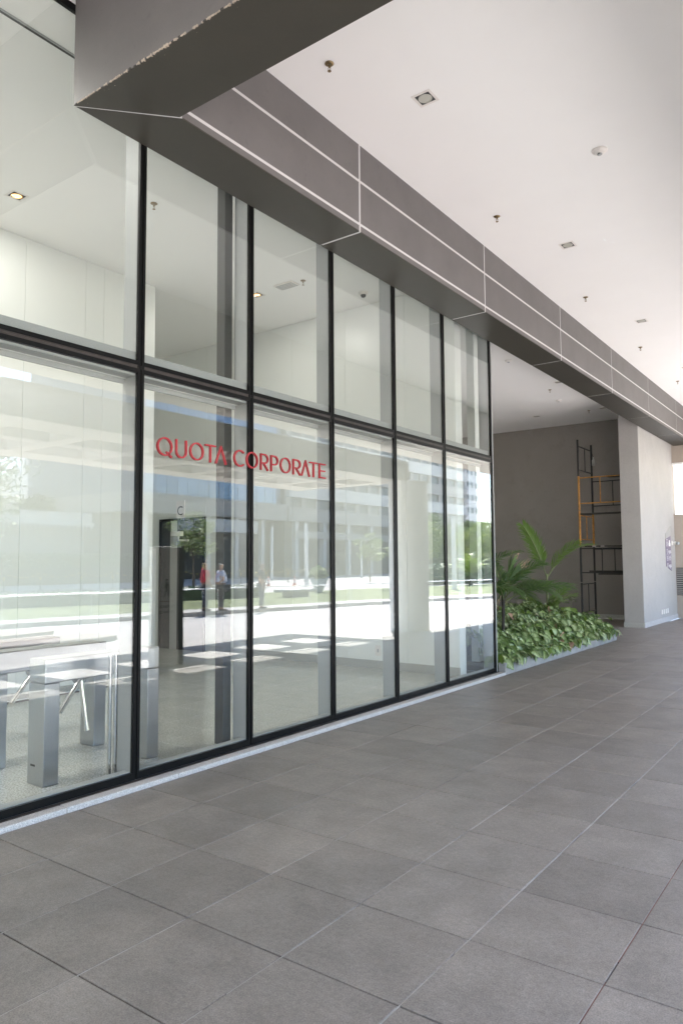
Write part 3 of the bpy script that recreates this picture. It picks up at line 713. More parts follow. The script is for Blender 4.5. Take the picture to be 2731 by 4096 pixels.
for z, tx in ((2.17, '1S'), (1.76, '2S')): text_obj('lettering', tx, 0.13, 'sigtext', sn, onX(22.32, z))
ic = MB()   # car
ic.prism([(22.52, 2.13), (22.74, 2.13), (22.75, 2.21), (22.71, 2.23), (22.68, 2.31), (22.58, 2.31), (22.55, 2.23), (22.51, 2.21)], 0.0015, 'x', -0.0422).build('car_symbol', 'sigtext', sn)
ic = MB()   # bicycle
for yy in (22.56, 22.70): add_stroke(ic, arc(yy, 1.775, 0.05, 0.05, 0, 360, 16)[:-1], 0.012, lambda a, b_, d: (d, a, b_), -0.0422, -0.0405, True)
add_stroke(ic, [(22.56, 1.775), (22.61, 1.85), (22.67, 1.85), (22.70, 1.775)], 0.012, lambda a, b_, d: (d, a, b_), -0.0422, -0.0405)
ic.build('bicycle_symbol', 'sigtext', sn)
cv = thing('wall_camera', (-0.05, 23.2, 2.23), 'small white security camera on the edge of the grey pillar', 'camera')
MB().box(-0.055, 22.95, 2.17, -0.04, 23.05, 2.29).build('plate', 'whitep', cv)
MB().tube([(-0.055, 23.2, 2.23), (0.02, 23.2, 2.23)], 0.05, 12).build('mount', 'whitep', cv)
MB().tube([(0.02, 23.2, 2.23), (0.10, 23.15, 2.22)], 0.045, 12).build('housing', 'galu', cv)
so4 = thing('socket_row', (-0.05, 21.8, 0.3), 'row of four white socket plates near the foot of the pillar', 'sockets')
for yy in (21.45, 21.68, 21.92, 22.15): MB().box(-0.0546, yy - 0.055, 0.23, -0.043, yy + 0.055, 0.36).build('plate', 'whitep', so4, bevel=0.003)

# far wall with the bright opening, beside the pillar
YF = 23.42
fwl = thing('end_wall', (1.5, YF, 0), 'pale wall with a bright opening at the far right end of the passage', 'wall')
for a in ((-0.05, YF, 4.72, 4.3, YF + 0.25, 6.13), (-0.05, YF, 0.66, 4.3, YF + 0.25, 3.03), (-0.05, YF, 0, 4.3, YF + 0.25, 0.6599), (2.9, YF, 3.0301, 4.3, YF + 0.25, 4.7199)):
    pass
B('masonry', 'tan', fwl, -0.4, YF, 3.0501, -0.055, YF + 0.25, 4.6599)
B('lintel', 'tan', fwl, -0.4, YF, 4.66, 4.32, YF + 0.25, 6.13)
B('masonry', 'tan', fwl, -0.4, YF, 0.0, 4.32, YF + 0.25, 3.05)
B('masonry', 'tan', fwl, 3.6, YF, 3.0501, 4.32, YF + 0.25, 4.6599)
B('trim', 'white', fwl, -0.054, YF - 0.03, 4.60, 3.62, YF + 0.24, 4.6595)
B('sill', 'tan', fwl, -0.054, YF - 0.03, 3.0505, 3.62, YF + 0.24, 3.10)
vt = thing('louvre_vent', (0.8, YF, 1.1), 'dark horizontal louvre grille low in the far wall at the right edge', 'vent')
B('backing', 'dark', vt, -0.04, YF - 0.012, 0.68, 1.6, YF - 0.0005, 1.50)
for q in range(14): MB().add([(-0.04, YF - 0.012, 0.70 + q * 0.057), (1.6, YF - 0.012, 0.70 + q * 0.057), (1.6, YF - 0.04, 0.722 + q * 0.057), (-0.04, YF - 0.04, 0.722 + q * 0.057), (-0.04, YF - 0.012, 0.712 + q * 0.057), (1.6, YF - 0.012, 0.712 + q * 0.057), (1.6, YF - 0.04, 0.734 + q * 0.057), (-0.04, YF - 0.04, 0.734 + q * 0.057)], [(0,1,2,3)[::-1],(4,5,6,7),(3,2,6,7)[::-1],(0,4,5,1)]).build('slat', 'pillar', vt)

# scaffold
scf = thing('scaffold', (-1.2, 20.6, 0), 'rusty tubular scaffold tower with black and orange frames before the dark wall', 'scaffold')
X0, X1, Y0, Y1 = -1.78, -0.62, 20.0, 21.2
def frame(z0, z1, along, side, mt, rungs, mid):
    b = MB().use(mt)
    if along == 'y':
        p, q2 = (side, Y0), (side, Y1)
    else:
        p, q2 = (X0, side), (X1, side)
    e = 0.012 if along == 'y' else 0.0
    for pp in (p, q2): b.tube([(pp[0], pp[1], z0), (pp[0], pp[1], z1)], 0.030, 8)
    for z in rungs: b.tube([(p[0], p[1], z), (q2[0], q2[1], z)], 0.016, 6)
    mx, my = p[0] * 0.5 + q2[0] * 0.5, p[1] * 0.5 + q2[1] * 0.5
    if mid: b.tube([(mx, my, mid[0]), (mx, my, mid[1])], 0.014, 6)
    return b.build('frame', None, scf)
for s_ in (X0, X1): frame(0.0, 1.12, 'y', s_, 'blackpaint', (0.30, 1.08), (0.30, 1.08))
for s_ in (Y0, Y1): frame(1.14, 2.12, 'x', s_, 'blackpaint', (1.40, 2.06), (1.40, 2.06))
for s_ in (X0, X1): frame(2.13, 3.10, 'y', s_, 'orange', (2.32, 2.98), (2.32, 2.98))
for s_ in (Y0,): frame(3.12, 4.07, 'x', s_, 'orange', (3.31, 4.02), (3.31, 4.02))
for s_ in (Y1,): frame(3.12, 4.07, 'x', s_, 'blackpaint', (3.31, 4.02), (3.31, 4.02))
for s_ in (X0,): frame(4.08, 5.10, 'y', s_, 'blackpaint', (4.26, 4.92), (4.26, 4.92))
bt = thing('hanging_bottle', (X0 + 0.05, 21.2, 4.6), 'clear bottle hanging from the top of the scaffold', 'bottle')
MB().lathe([(0.0001, -0.22), (0.045, -0.22), (0.045, -0.08), (0.018, -0.02), (0.018, 0.02), (0.0001, 0.02)], (X0 + 0.06, 21.2, 4.72), 12).build('body', 'siggrey', bt)
MB().tube([(X0 + 0.06, 21.2, 4.74), (X0 + 0.01, 21.2, 4.88)], 0.006, 6).build('string', 'blackpaint', bt)
for z, yc, x0_, lb in ((2.10, 20.05, X0 + 0.15, 'dark plank with grey tape on the scaffold, lower deck'), (3.00, 20.1, X0 + 0.03, 'dark plank across the orange scaffold frames'), (1.42, 20.2, X0 + 0.2, 'dark plank low on the black scaffold frames'), (4.05, 20.5, X0 + 0.65, 'dark plank on the topmost scaffold deck'), (1.33, 21.0, X0 + 0.2, 'rear dark plank low on the scaffold')):
    t = MB().box(x0_, yc - 0.14, z, X1 + 0.1, yc + 0.14, z + 0.035)
    o = t.build('plank', 'plank', None, loc=(x0_, yc, z)); tag(o, lb, 'plank')
    if z == 2.10:
        for q in (0.2, 0.42): MB().box(x0_ + q, yc - 0.144, z - 0.004, x0_ + q + 0.1, yc + 0.144, z + 0.039).build('tape', 'tape', o, loc=(x0_, yc, z))

# ------------------------------------------------------------------ planter and plants
pb = thing('planter', (-0.4, 13.4, 0), 'low concrete planter kerb along the passage between glass and pillar', 'planter')
yy = 10.43
for k in range(5):
    y2 = yy + 1.187
    MB().box(0.02, yy + 0.0015, -0.01, 0.135, y2 - 0.0015, 0.17).build('stone', 'planter', pb, bevel=0.006); yy = y2
MB().box(-3.5, 16.25, -0.01, 0.0195, 16.365, 0.165).build('stone', 'planter', pb, bevel=0.006)
B('soil', 'earth', pb, -3.5, 10.51, 0.0, 0.0195, 16.249, 0.13)

def leaf_geom(L, wd, fold=0.25, droop=0.25):
    """heart shaped leaf with midrib; returns verts, faces, vein values"""
    prof = [(0.0, 0.12), (0.10, 0.40), (0.28, 0.50), (0.55, 0.40), (0.80, 0.20), (1.0, 0.0)]
    v = []; ve = []
    for t, w in prof:
        z = -droop * L * t * t
        v += [(-w * wd, t * L - (0.10 * L if t < 0.05 else 0), z + fold * w * wd), (0, t * L, z), (w * wd, t * L - (0.10 * L if t < 0.05 else 0), z + fold * w * wd)]
        ve += [0.0, 1.0, 0.0]
    f = []
    for i in range(len(prof) - 1):
        a = 3 * i
        f += [(a, a+1, a+4, a+3), (a+1, a+2, a+5, a+4)]
    return v, f, ve
def set_vein(me, vals):
    at = me.attributes.new('vein', 'FLOAT', 'POINT'); at.data.foreach_set('value', vals)
def mound(x, y):
    e = min(1.0, (0.10 - x) / 0.5); e = max(0, e)
    base = 0.18 + 0.34 * e + 0.16 * max(0, min(1, (-0.4 - x) / 0.8))
    base += 0.05 * math.sin(3.1 * y + 2 * x) + 0.05 * math.sin(1.3 * y + 1.0) + 0.04 * math.sin(7 * y - 3 * x)
    if y > 15.6: base += 0.03 * math.sin(5 * y)
    return base
gcv = thing('ground_cover', (-0.4, 13.4, 0.13), 'dense bed of pale variegated heart leaves filling the planter', 'plant')
lm = []
for k in range(5):
    v, f, ve = leaf_geom(1.0, (0.95, 0.85, 0.75, 1.0, 0.8)[k], (0.2, 0.35, 0.1, 0.45, 0.3)[k], (0.2, 0.35, 0.5, 0.1, 0.3)[k])
    me = D.meshes.new('leaf'); me.from_pydata(v, [], f); me.materials.append(M['ivy']); set_vein(me, ve)
    me.polygons.foreach_set('use_smooth', [True] * len(f)); lm.append(me)
rr = random.Random(21)
def leaf_xf(front):
    while True:
        y = 10.5 + 5.95 * rr.random()
        if front: x = 0.12 - 0.75 * rr.random() ** 1.5
        else: x = 0.13 - 2.2 * rr.random() ** 1.3
        if y > 16.3 and x < -1.0: continue
        break
    z = mound(x, y)
    if x > -0.35: z = 0.20 + (z - 0.20) * rr.random() ** 0.6
    z += rr.uniform(-0.08, 0.05)
    if x > 0.03: x += rr.uniform(0, 0.06)
    if x > -0.1 and rr.random() < 0.75: x -= 0.16
    z = max(z, 0.21 if x > -0.12 else 0.15)
    s = rr.uniform(0.09, 0.19)
    az = rr.gauss(-PI / 2, 1.0)      # pointing toward +X mostly (leaf +Y -> +X)
    tilt = -rr.uniform(0.25, 1.15)
    mt = Matrix.Translation((x, y, z)) @ Matrix.Rotation(az, 4, 'Z') @ Matrix.Rotation(tilt, 4, 'X') @ Matrix.Rotation(rr.gauss(0, 0.5), 4, 'Y') @ Matrix.Scale(s, 4)
    return mt
lst = [leaf_xf(True) for _ in range(1500)]
lst.sort(key=lambda q: q.translation.y - 2.0 * q.translation.x)      # nearest first
near = lst[:300]
for q in near:
    o = D.objects.new('leaf', rr.choice(lm)); COL.objects.link(o); o.parent = gcv
    o.matrix_local = Matrix.Translation(-Vector(gcv.location)) @ q
rest = lst[300:] + [leaf_xf(False) for _ in range(2500)]
mb = MB(); vein = []; geos = [leaf_geom(1.0, w_, f_, d_) for w_, f_, d_ in ((0.95, 0.2, 0.2), (0.85, 0.35, 0.35), (0.75, 0.1, 0.5))]
mb.smooth = True
for q in rest:
    v, f, ve = rr.choice(geos)
    t_ = rr.random(); mb.use('ivyy' if t_ < 0.08 else 'palmdry' if t_ < 0.095 else 'ivy')
    mb.add([q @ Vector(p) for p in v], f); vein += ve
o = mb.build('foliage', None, gcv, kind='stuff'); set_vein(o.data, vein)
# taller young shoots at the right end
for (x, y, z, nn) in ((-0.55, 14.9, 0.66, 8), (-0.75, 16.0, 0.72, 9), (-0.3, 16.3, 0.40, 8), (-0.05, 16.4, 0.26, 8), (-0.9, 15.3, 0.78, 9)):
    mb = MB(); mb.smooth = True; mb.use('stem'); vein = []
    mb.tube([(x, y, 0.1), (x + 0.02, y + 0.02, z + 0.1)], 0.006, 5, caps=False); vein += [0] * 10
    mb.use('ivyy')
    for q in range(nn):
        v, f, ve = rr.choice(geos)
        mt = Matrix.Translation((x + rr.uniform(-.1, .1), y + rr.uniform(-.12, .12), z + rr.uniform(-0.15, 0.2))) @ Matrix.Rotation(rr.uniform(0, 6.3), 4, 'Z') @ Matrix.Rotation(rr.uniform(-0.3, 1.0), 4, 'X') @ Matrix.Scale(rr.uniform(0.09, 0.15), 4)
        mb.add([mt @ Vector(p) for p in v], f); vein += ve
    o = mb.build('shoot', None, gcv); set_vein(o.data, vein)

def frond(mb, base, azim, elev, L, droop, nl, ll, lw, mleaf, spread=1.0, twist=0.0, dry=0.0, rng=None, gather=0.5):
    """feather palm frond: rachis + leaflets both sides"""
    rng = rng or random
    p = Vector(base); az = Vector((math.cos(azim), math.sin(azim), 0)); pts = [p.copy()]; el = elev
    N = 14
    dirs = []
    for i in range(N):
        d = az * math.cos(el) + Vector((0, 0, math.sin(el))); dirs.append(d)
        p = p + d * (L / N); pts.append(p.copy()); el -= droop / N * (0.4 + 1.2 * i / N)
    mb.use('stem'); mb.tube(pts, [0.011 * (1 - 0.85 * i / N) + 0.0015 for i in range(N + 1)], 5, caps=False)
    for k in range(nl):
        t = 0.22 + 0.78 * k / (nl - 1); fi = t * N; i = min(int(fi), N - 1); q = pts[i].lerp(pts[i + 1], fi - i); d = dirs[i]
        side0 = d.cross(Vector((0, 0, 1))); side0 = side0.normalized() if side0.length > 0.01 else Vector((1, 0, 0))
        side0 = (Matrix.Rotation(twist, 3, d) @ side0)
        up = side0.cross(d).normalized()
        lenk = ll * (0.45 + 0.75 * math.sin(PI * (0.12 + 0.80 * t))) * rng.uniform(0.88, 1.1)
        for sg_ in (-1, 1):
            dirn = (side0 * sg_ * spread + d * (gather + 0.8 * t) + up * rng.uniform(0.0, 0.35)).normalized()
            e1 = q + dirn * lenk * 0.5 + up * 0.02; e2 = q + dirn * lenk - Vector((0, 0, 1)) * lenk * rng.uniform(0.05, 0.28)
            wv = dirn.cross(up).normalized() * lw
            mb.use(mleaf); mb.smooth = True
            mb.add([q - wv * 0.4, q + wv * 0.4, e1 + wv, e1 - wv + up * 0.004, e2], [(0, 1, 2, 3), (3, 2, 4)])
            if dry and rng.random() < dry:
                mb.use('palmdry'); e0 = e1.lerp(e2, 0.5)
                mb.add([e0 - wv * 0.8 + up * 0.003, e0 + wv * 0.8 + up * 0.003, e2 + (e2 - e0) * 0.25], [(0, 1, 2)])
pr = random.Random(5)
def palm_frond_obj(parent, base, azim, elev, L, droop, nl, ll, lw, mleaf, **kw):
    mb = MB(); frond(mb, base, azim, elev, L, droop, nl, ll, lw, mleaf, rng=pr, **kw); return mb.build('frond', None, parent)
# small palm with three upright fronds (middle of the bed)
P2_ = (-1.0, 15.3, 0.13)
pm = thing('palm', P2_, 'young palm with three tall arching fronds against the dark wall', 'palm', 'palms in the planter')
MB().tube([(-1.0, 15.3, 0.1), (-1.0, 15.3, 0.8), (-1.0, 15.3, 1.45)], [0.035, 0.03, 0.02], 8).build('stem', 'stem', pm)
# image right = (0.806,0.592,0) direction
IR = Vector((0.806, 0.592, 0)); azr = math.atan2(IR.y, IR.x)
palm_frond_obj(pm, (-1.0, 15.3, 1.35), azr + PI + 0.25, 1.25, 1.25, 0.35, 42, 0.34, 0.0105, 'palml', spread=0.8, twist=0.9, gather=0.9)
palm_frond_obj(pm, (-1.0, 15.3, 1.35), azr - 0.3, 1.12, 1.0, 0.75, 36, 0.30, 0.011, 'palml', spread=0.85, twist=0.5, gather=0.8)
palm_frond_obj(pm, (-1.0, 15.3, 1.35), azr + 0.15, 0.98, 1.35, 1.15, 32, 0.26, 0.010, 'palml', spread=0.75, twist=0.1, gather=0.9)
for a, e in ((azr + 0.4, 1.1), (azr - 0.7, 0.9), (azr + 2.6, 0.9), (azr - 1.5, 0.7), (azr + 3.4, 0.8)):
    palm_frond_obj(pm, (-1.0, 15.3, 0.55), a, e, 0.75, 0.8, 24, 0.26, 0.010, 'palml', spread=0.9, twist=0.3, gather=0.8)
# bushy palm next to the glass
P1_ = (-0.62, 12.1, 0.13)
pm2 = thing('palm', P1_, 'bushy palm with browned tips beside the end of the glass', 'palm', 'palms in the planter')
MB().tube([(-0.62, 12.1, 0.1), (-0.63, 12.11, 0.6), (-0.61, 12.12, 1.25)], [0.034, 0.03, 0.035], 8).build('trunk', 'char', pm2)
for a, e, L, dr_, ll in ((azr + 0.1, 0.95, 1.0, 0.9, 0.34), (azr + 0.35, 0.55, 1.15, 0.7, 0.36), (azr - 0.25, 0.45, 1.25, 0.65, 0.36), (azr + 0.9, 0.8, 1.0, 0.9, 0.32), (azr - 1.0, 0.7, 0.8, 0.9, 0.30), (azr + 1.7, 1.0, 0.9, 0.8, 0.3), (azr + 2.8, 0.9, 0.9, 0.8, 0.3), (azr - 2.0, 0.8, 0.7, 0.8, 0.28), (azr, 0.1, 1.05, 0.7, 0.32), (azr + 0.6, -0.1, 1.0, 0.5, 0.3)):
    palm_frond_obj(pm2, (-0.61, 12.12, 1.05 + pr.uniform(-0.1, 0.2)), a, e, L * 0.9, dr_, 32, ll, 0.0095, 'palm', spread=0.85, twist=0.35, gather=0.75)
# fan leaf with dry tips
for (dz, base_az, n_) in ((0.10, azr + 0.2, 26), (0.22, azr + 0.9, 20)):
    mb = MB(); mb.smooth = True
    c = Vector((-0.55, 12.2, 1.28 + dz))
    mb.use('stem'); mb.tube([(-0.61, 12.12, 1.1), c], 0.009, 5, caps=False)
    for k in range(n_):
        a = -1.75 + 3.3 * k / (n_ - 1) + pr.uniform(-0.05, 0.05)
        base_d = Vector((math.cos(base_az), math.sin(base_az), 0)) * math.sin(1.0 + a * 0) * 1.0
        ver = Vector((0, 0, 1)); d = (base_d * math.sin(PI / 2 - abs(a - 0.5) * 0.0 - (PI / 2 - 0) * 0) * math.cos(a - 0.8 + 0.5) * 0.9 + ver * math.sin(a + 1.1) * 0.9 + Vector((-0.3, 0.2, 0)) * pr.uniform(-0.4, 0.4)).normalized()
        Lk = pr.uniform(0.42, 0.6); e1 = c + d * Lk * 0.55; e2 = c + d * Lk - ver * Lk * pr.uniform(0, 0.18)
        wv = d.cross(Vector((0.8, -0.6, 0))).normalized() * 0.011
        mb.use('palm'); mb.add([c - wv * 0.4, c + wv * 0.4, e1 + wv, e1 - wv, e2], [(0, 1, 2, 3), (3, 2, 4)])
        if pr.random() < 0.55:
            mb.use('palmdry'); e0 = e1.lerp(e2, pr.uniform(0.45, 0.75)); off = Vector((0.004, -0.004, 0))
            mb.add([e0 - wv * 0.7 + off, e0 + wv * 0.7 + off, e2 + (e2 - e0) * 0.2 + off], [(0, 1, 2)])
    mb.build('fan_leaf', None, pm2)
# leafy tips peeping past the end mullion
P3_ = (-0.9, 11.3, 0.13)
pm3 = thing('palm', P3_, 'palm mostly hidden behind the end mullion with one tip showing', 'palm', 'palms in the planter')
MB().tube([(-0.9, 11.3, 0.1), (-0.9, 11.3, 1.3)], 0.03, 8).build('trunk', 'char', pm3)
for a, e, L in ((azr + 0.2, 0.9, 1.15), (azr + 1.2, 0.8, 1.0), (azr - 1.0, 0.9, 0.9), (azr + 2.5, 0.8, 0.9), (azr - 0.3, 0.2, 0.9)):
    palm_frond_obj(pm3, (-0.9, 11.3, 1.25), a, e, L, 0.9, 28, 0.3, 0.012, 'palm', spread=0.9, twist=0.2, gather=0.7)

# ------------------------------------------------------------------ what the glass mirrors: the sunny side
pg = thing('pergola', (6.5, 8, 3.76), 'open lattice canopy of wide flat beams over the plaza, seen mirrored', 'pergola')
for x0_, x1_ in ((4.68, 5.45), (6.26, 6.56), (7.60, 8.32)):
    MB().box(x0_, -8, 3.76, x1_, 15.75, 4.28).build('beam', 'lattice', pg)
y = 15.75
ydiv = []
while y > -8: ydiv.append(y); y -= 1.45
for y in ydiv:
    w_ = 0.30 if y < 15.7 else 0.36
    MB().box(5.4505, y - w_, 3.7605, 6.2595, y, 4.2795).build('crossbar', 'lattice', pg)
    MB().box(6.5605, y - w_, 3.7605, 7.5995, y, 4.2795).build('crossbar', 'lattice', pg)
rc = thing('round_column', (4.77, 15.95, 0), 'white round column carrying the lattice canopy, seen mirrored', 'column')
MB().lathe([(0.5, 0.0), (0.5, 3.76)], (4.77, 15.35 + 0.5, 0), 40).build('shaft', 'wcol', rc)
tt = thing('totem', (4.86, 8.16, 0), 'steel totem with walking visitor symbol, DESEMBARQUE VISITANTES', 'totem')
MB().box(4.86, 7.86, 0.0, 5.02, 8.36, 2.0).build('panel', 'totem', tt, bevel=0.006)
MB().box(4.868, 8.3605, 0.0, 5.01, 8.48, 1.995).build('side_panel', 'totemd', tt)
def onXm(y, z, x): return Matrix.Translation((x, y, z)) @ Matrix.Rotation(-PI / 2, 4, 'Z') @ Matrix.Rotation(PI / 2, 4, 'X')
text_obj('lettering', 'DESEMBARQUE', 0.064, 'blacktxt', tt, onXm(8.10, 0.98, 4.8585))
text_obj('lettering', 'VISITANTES', 0.064, 'blacktxt', tt, onXm(8.10, 0.885, 4.8585))
B('red_line', 'red', tt, 4.858, 7.95, 1.085, 4.8595, 8.27, 1.093)
ic = MB()
F = lambda a, b_, d: (d, 8.10 + a, 1.16 + b_)
add_stroke(ic, arc(0, 0.285, 0.012, 0.012, 0, 360, 12)[:-1], 0.024, F, 4.858, 4.8598, True)
for pl_, w_ in (([(0, 0.25), (0, 0.13)], 0.045), ([(-0.01, 0.14), (-0.045, 0.0)], 0.02), ([(0.01, 0.14), (0.045, 0.0)], 0.02), ([(-0.015, 0.24), (-0.05, 0.14)], 0.014), ([(0.015, 0.24), (0.05, 0.15)], 0.014), ([(0.06, 0.13), (0.10, 0.02)], 0.03)):
    add_stroke(ic, pl_, w_, F, 4.858, 4.8598)
ic.build('walker_symbol', 'blacktxt', tt, recalc=True)
# hand rail along the kerb
hr = thing('guard_rail', (12.6, 18, 0), 'thin bright handrail on posts along the far kerb, seen mirrored', 'railing')
rp = []
for (xa, ya), (xb, yb) in zip(kerb_pts[1:10], kerb_pts[2:11]):
    for q in range(4): rp.append((xa + (xb - xa) * q / 4 - 0.15, ya + (yb - ya) * q / 4, 0.88))
MB().tube(rp, 0.022, 8).build('handrail', 'railm', hr)
for p in rp[::2]: MB().tube([(p[0], p[1], 0), (p[0], p[1], 0.865)], 0.012, 6).build('post', 'railm', hr)

for x0_, x1_, ye in ((11.2, 12.5, 10.25), (9.0, 10.5, 10.45)):
    r_ = 0.5; po = [(x0_, -20), (x1_, -20), (x1_, ye - r_)] + [(x1_ - r_ + r_ * math.cos(R(a)), ye - r_ + r_ * math.sin(R(a))) for a in (22, 45, 68, 90)] + [(x0_ + r_ - r_ * math.sin(R(a)), ye - r_ + r_ * math.cos(R(a))) for a in (0, 22, 45, 68)] + [(x0_, ye - r_)]
    struct(MB().prism(po, 0.12, 'z', -0.01).build('paved_island', 'island'))
# people -------------------------------------------------------------
def skin_mesh(name, verts, edges, radii, mt, parent, sub=2, root=0):
    me = D.meshes.new(name); me.from_pydata(verts, edges, [])
    o = D.objects.new(name, me); COL.objects.link(o)
    sk = o.modifiers.new('skin', 'SKIN')
    for i, r_ in enumerate(radii):
        sv = me.skin_vertices[0].data[i]; sv.radius = r_ if isinstance(r_, tuple) else (r_, r_); sv.use_root = (i == root)
    ss = o.modifiers.new('sub', 'SUBSURF'); ss.levels = sub; ss.render_levels = sub
    dg = bpy.context.evaluated_depsgraph_get()
    nm = D.meshes.new_from_object(o.evaluated_get(dg)); nm.name = name
    D.objects.remove(o); D.meshes.remove(me)
    nm.materials.clear(); nm.materials.append(M[mt]); nm.polygons.foreach_set('use_smooth', [True] * len(nm.polygons))
    o = D.objects.new(name, nm); COL.objects.link(o); o.parent = parent
    return o
def person(loc, rz, label, h, shirt, trousers, hair, arms, fat=1.0, longhair=False):
    """local frame: faces +Y, right hand +X"""
    t = thing('person', loc, label, 'person'); t.rotation_euler = (0, 0, rz); k = h / 1.7; t.scale = (k, k, k)
    # whole body in skin
    V = [(0,0,.95),(0,0.0,1.12),(0,0,1.32),(0,-.01,1.46),(0,.0,1.53),(0,.015,1.62),(0,.0,1.68),
         (.09,0,.90),(.10,.01,.50),(.10,-.02,.09),(.10,.10,.04),(-.09,0,.90),(-.10,.01,.50),(-.10,-.02,.09),(-.10,.10,.04)]
    Ed = [(0,1),(1,2),(2,3),(3,4),(4,5),(5,6),(0,7),(7,8),(8,9),(9,10),(0,11),(11,12),(12,13),(13,14)]
    Rd = [(.15*fat,.115*fat),(.15*fat,.12*fat),(.155*fat,.11*fat),(.07,.065),(.055,.055),(.078,.095),(.065,.08),.085,.058,.04,.035,.085,.058,.04,.035]
    hands = []
    for sgn, (el, wr, hd) in zip((1, -1), arms):
        b_ = len(V); V += [(sgn * .19, 0, 1.40), el, wr, hd]; Ed += [(2, b_), (b_, b_+1), (b_+1, b_+2), (b_+2, b_+3)]; Rd += [.055, .042, .028, .034]
        hands.append((Vector(wr), Vector(hd), sgn))
    skin_mesh('body', V, Ed, Rd, 'skin', t)
    for wr, hd, sgn in hands:
        d = (hd - wr).normalized(); a = d.cross(Vector((0, 1, 0))); a = a.normalized() if a.length > 0.1 else Vector((1, 0, 0)); b2 = d.cross(a)
        for q, ln in enumerate((0.065, 0.075, 0.072, 0.055)):
            p0 = hd + a * (q - 1.5) * 0.018; p1 = p0 + d * ln * 0.6 + b2 * 0.008; p2_ = p1 + d * ln * 0.4 + b2 * 0.02
            MB().tube([p0, p1, p2_], [0.0085, 0.008, 0.006], 6).build('finger', 'skin', t, loc=(0, 0, 0))
        p0 = hd - d * 0.03 + a * 0.03; MB().tube([p0, p0 + (d + a).normalized() * 0.05], [0.010, 0.007], 6).build('thumb', 'skin', t, loc=(0, 0, 0))
    # shirt
    SV = [V[0], V[1], V[2], (0, -.01, 1.43)]; SE = [(0,1),(1,2),(2,3)]; SR = [(.168*fat,.13*fat),(.168*fat,.137*fat),(.172*fat,.127*fat),(.085,.08)]
    for sgn, (el, wr, hd) in zip((1, -1), arms):
        b_ = len(SV); sh = Vector((sgn * .19, 0, 1.40)); e = Vector(el); SV += [tuple(sh), tuple(sh.lerp(e, 0.75))]; SE += [(2, b_), (b_, b_+1)]; SR += [.068, .062]
    skin_mesh('shirt', SV, SE, SR, shirt, t)
    TV = [(0,0,.97),(.09,0,.88),(.10,.01,.50),(.10,-.015,.10),(-.09,0,.88),(-.10,.01,.50),(-.10,-.015,.10)]
    skin_mesh('trousers', TV, [(0,1),(1,2),(2,3),(0,4),(4,5),(5,6)], [(.16*fat,.125*fat),.098,.07,.058,.098,.07,.058], trousers, t)
    for sgn in (1, -1):
        MB().box(sgn * .10 - .045, -.07, 0, sgn * .10 + .045, .19, .075).build('shoe', 'shoe', t, loc=(0, 0, 0), bevel=0.03)
    hv = [(0,-.02,1.70),(0,-.05,1.63)] + ([(0,-.07,1.50)] if longhair else [])
    skin_mesh('hair', hv, [(i, i+1) for i in range(len(hv)-1)], [(.078,.08),(.082,.075),(.07,.045)][:len(hv)], hair, t)
    for sgn in (1, -1): MB().lathe([(.0001, .012), (.012, 0), (.0001, -.012)], (sgn * .03, .098, 1.632), 8).build('eye', 'blacktxt', t, loc=(0, 0, 0))
    MB().tube([(0, .09, 1.64), (0, .122, 1.605)], [.008, .014], 6).build('nose', 'skin', t, loc=(0, 0, 0))
    MB().box(-.025, .085, 1.568, .025, .096, 1.576).build('mouth', 'shirtr', t, loc=(0, 0, 0))
    return t
backarms = (((.30, -.08, 1.13), (.12, -.17, 1.0), (.03, -.19, .98)), ((-.30, -.08, 1.13), (-.12, -.17, 1.0), (-.03, -.19, .98)))
downarms = (((.26, -.02, 1.13), (.25, .08, .90), (.25, .11, .82)), ((-.26, -.02, 1.13), (-.25, .08, .90), (-.25, .11, .82)))
uparms = (((.28, .10, 1.58), (.33, .22, 1.80), (.35, .26, 1.88)), ((-.26, -.02, 1.13), (-.25, .10, .92), (-.25, .13, .84)))
person((12.95, 17.25, 0.13), R(20), 'man in a pale blue shirt, hands clasped behind his back, mirrored in the glass', 1.58, 'shirtw', 'trous', 'hairg', tuple(tuple((x * 1.25, y, z) for x, y, z in a) for a in backarms), 1.7)
person((13.3, 16.85, 0.13), R(15), 'woman in a red top pointing up beside the man, mirrored in the glass', 1.60, 'shirtr', 'jeans', 'hairb', uparms, 1.3, True)
person((12.6, 18.85, 0.13), R(60), 'person in a dark top standing apart, mirrored at the second mullion', 1.58, 'navy', 'jeans', 'haird', downarms, 0.95, True)

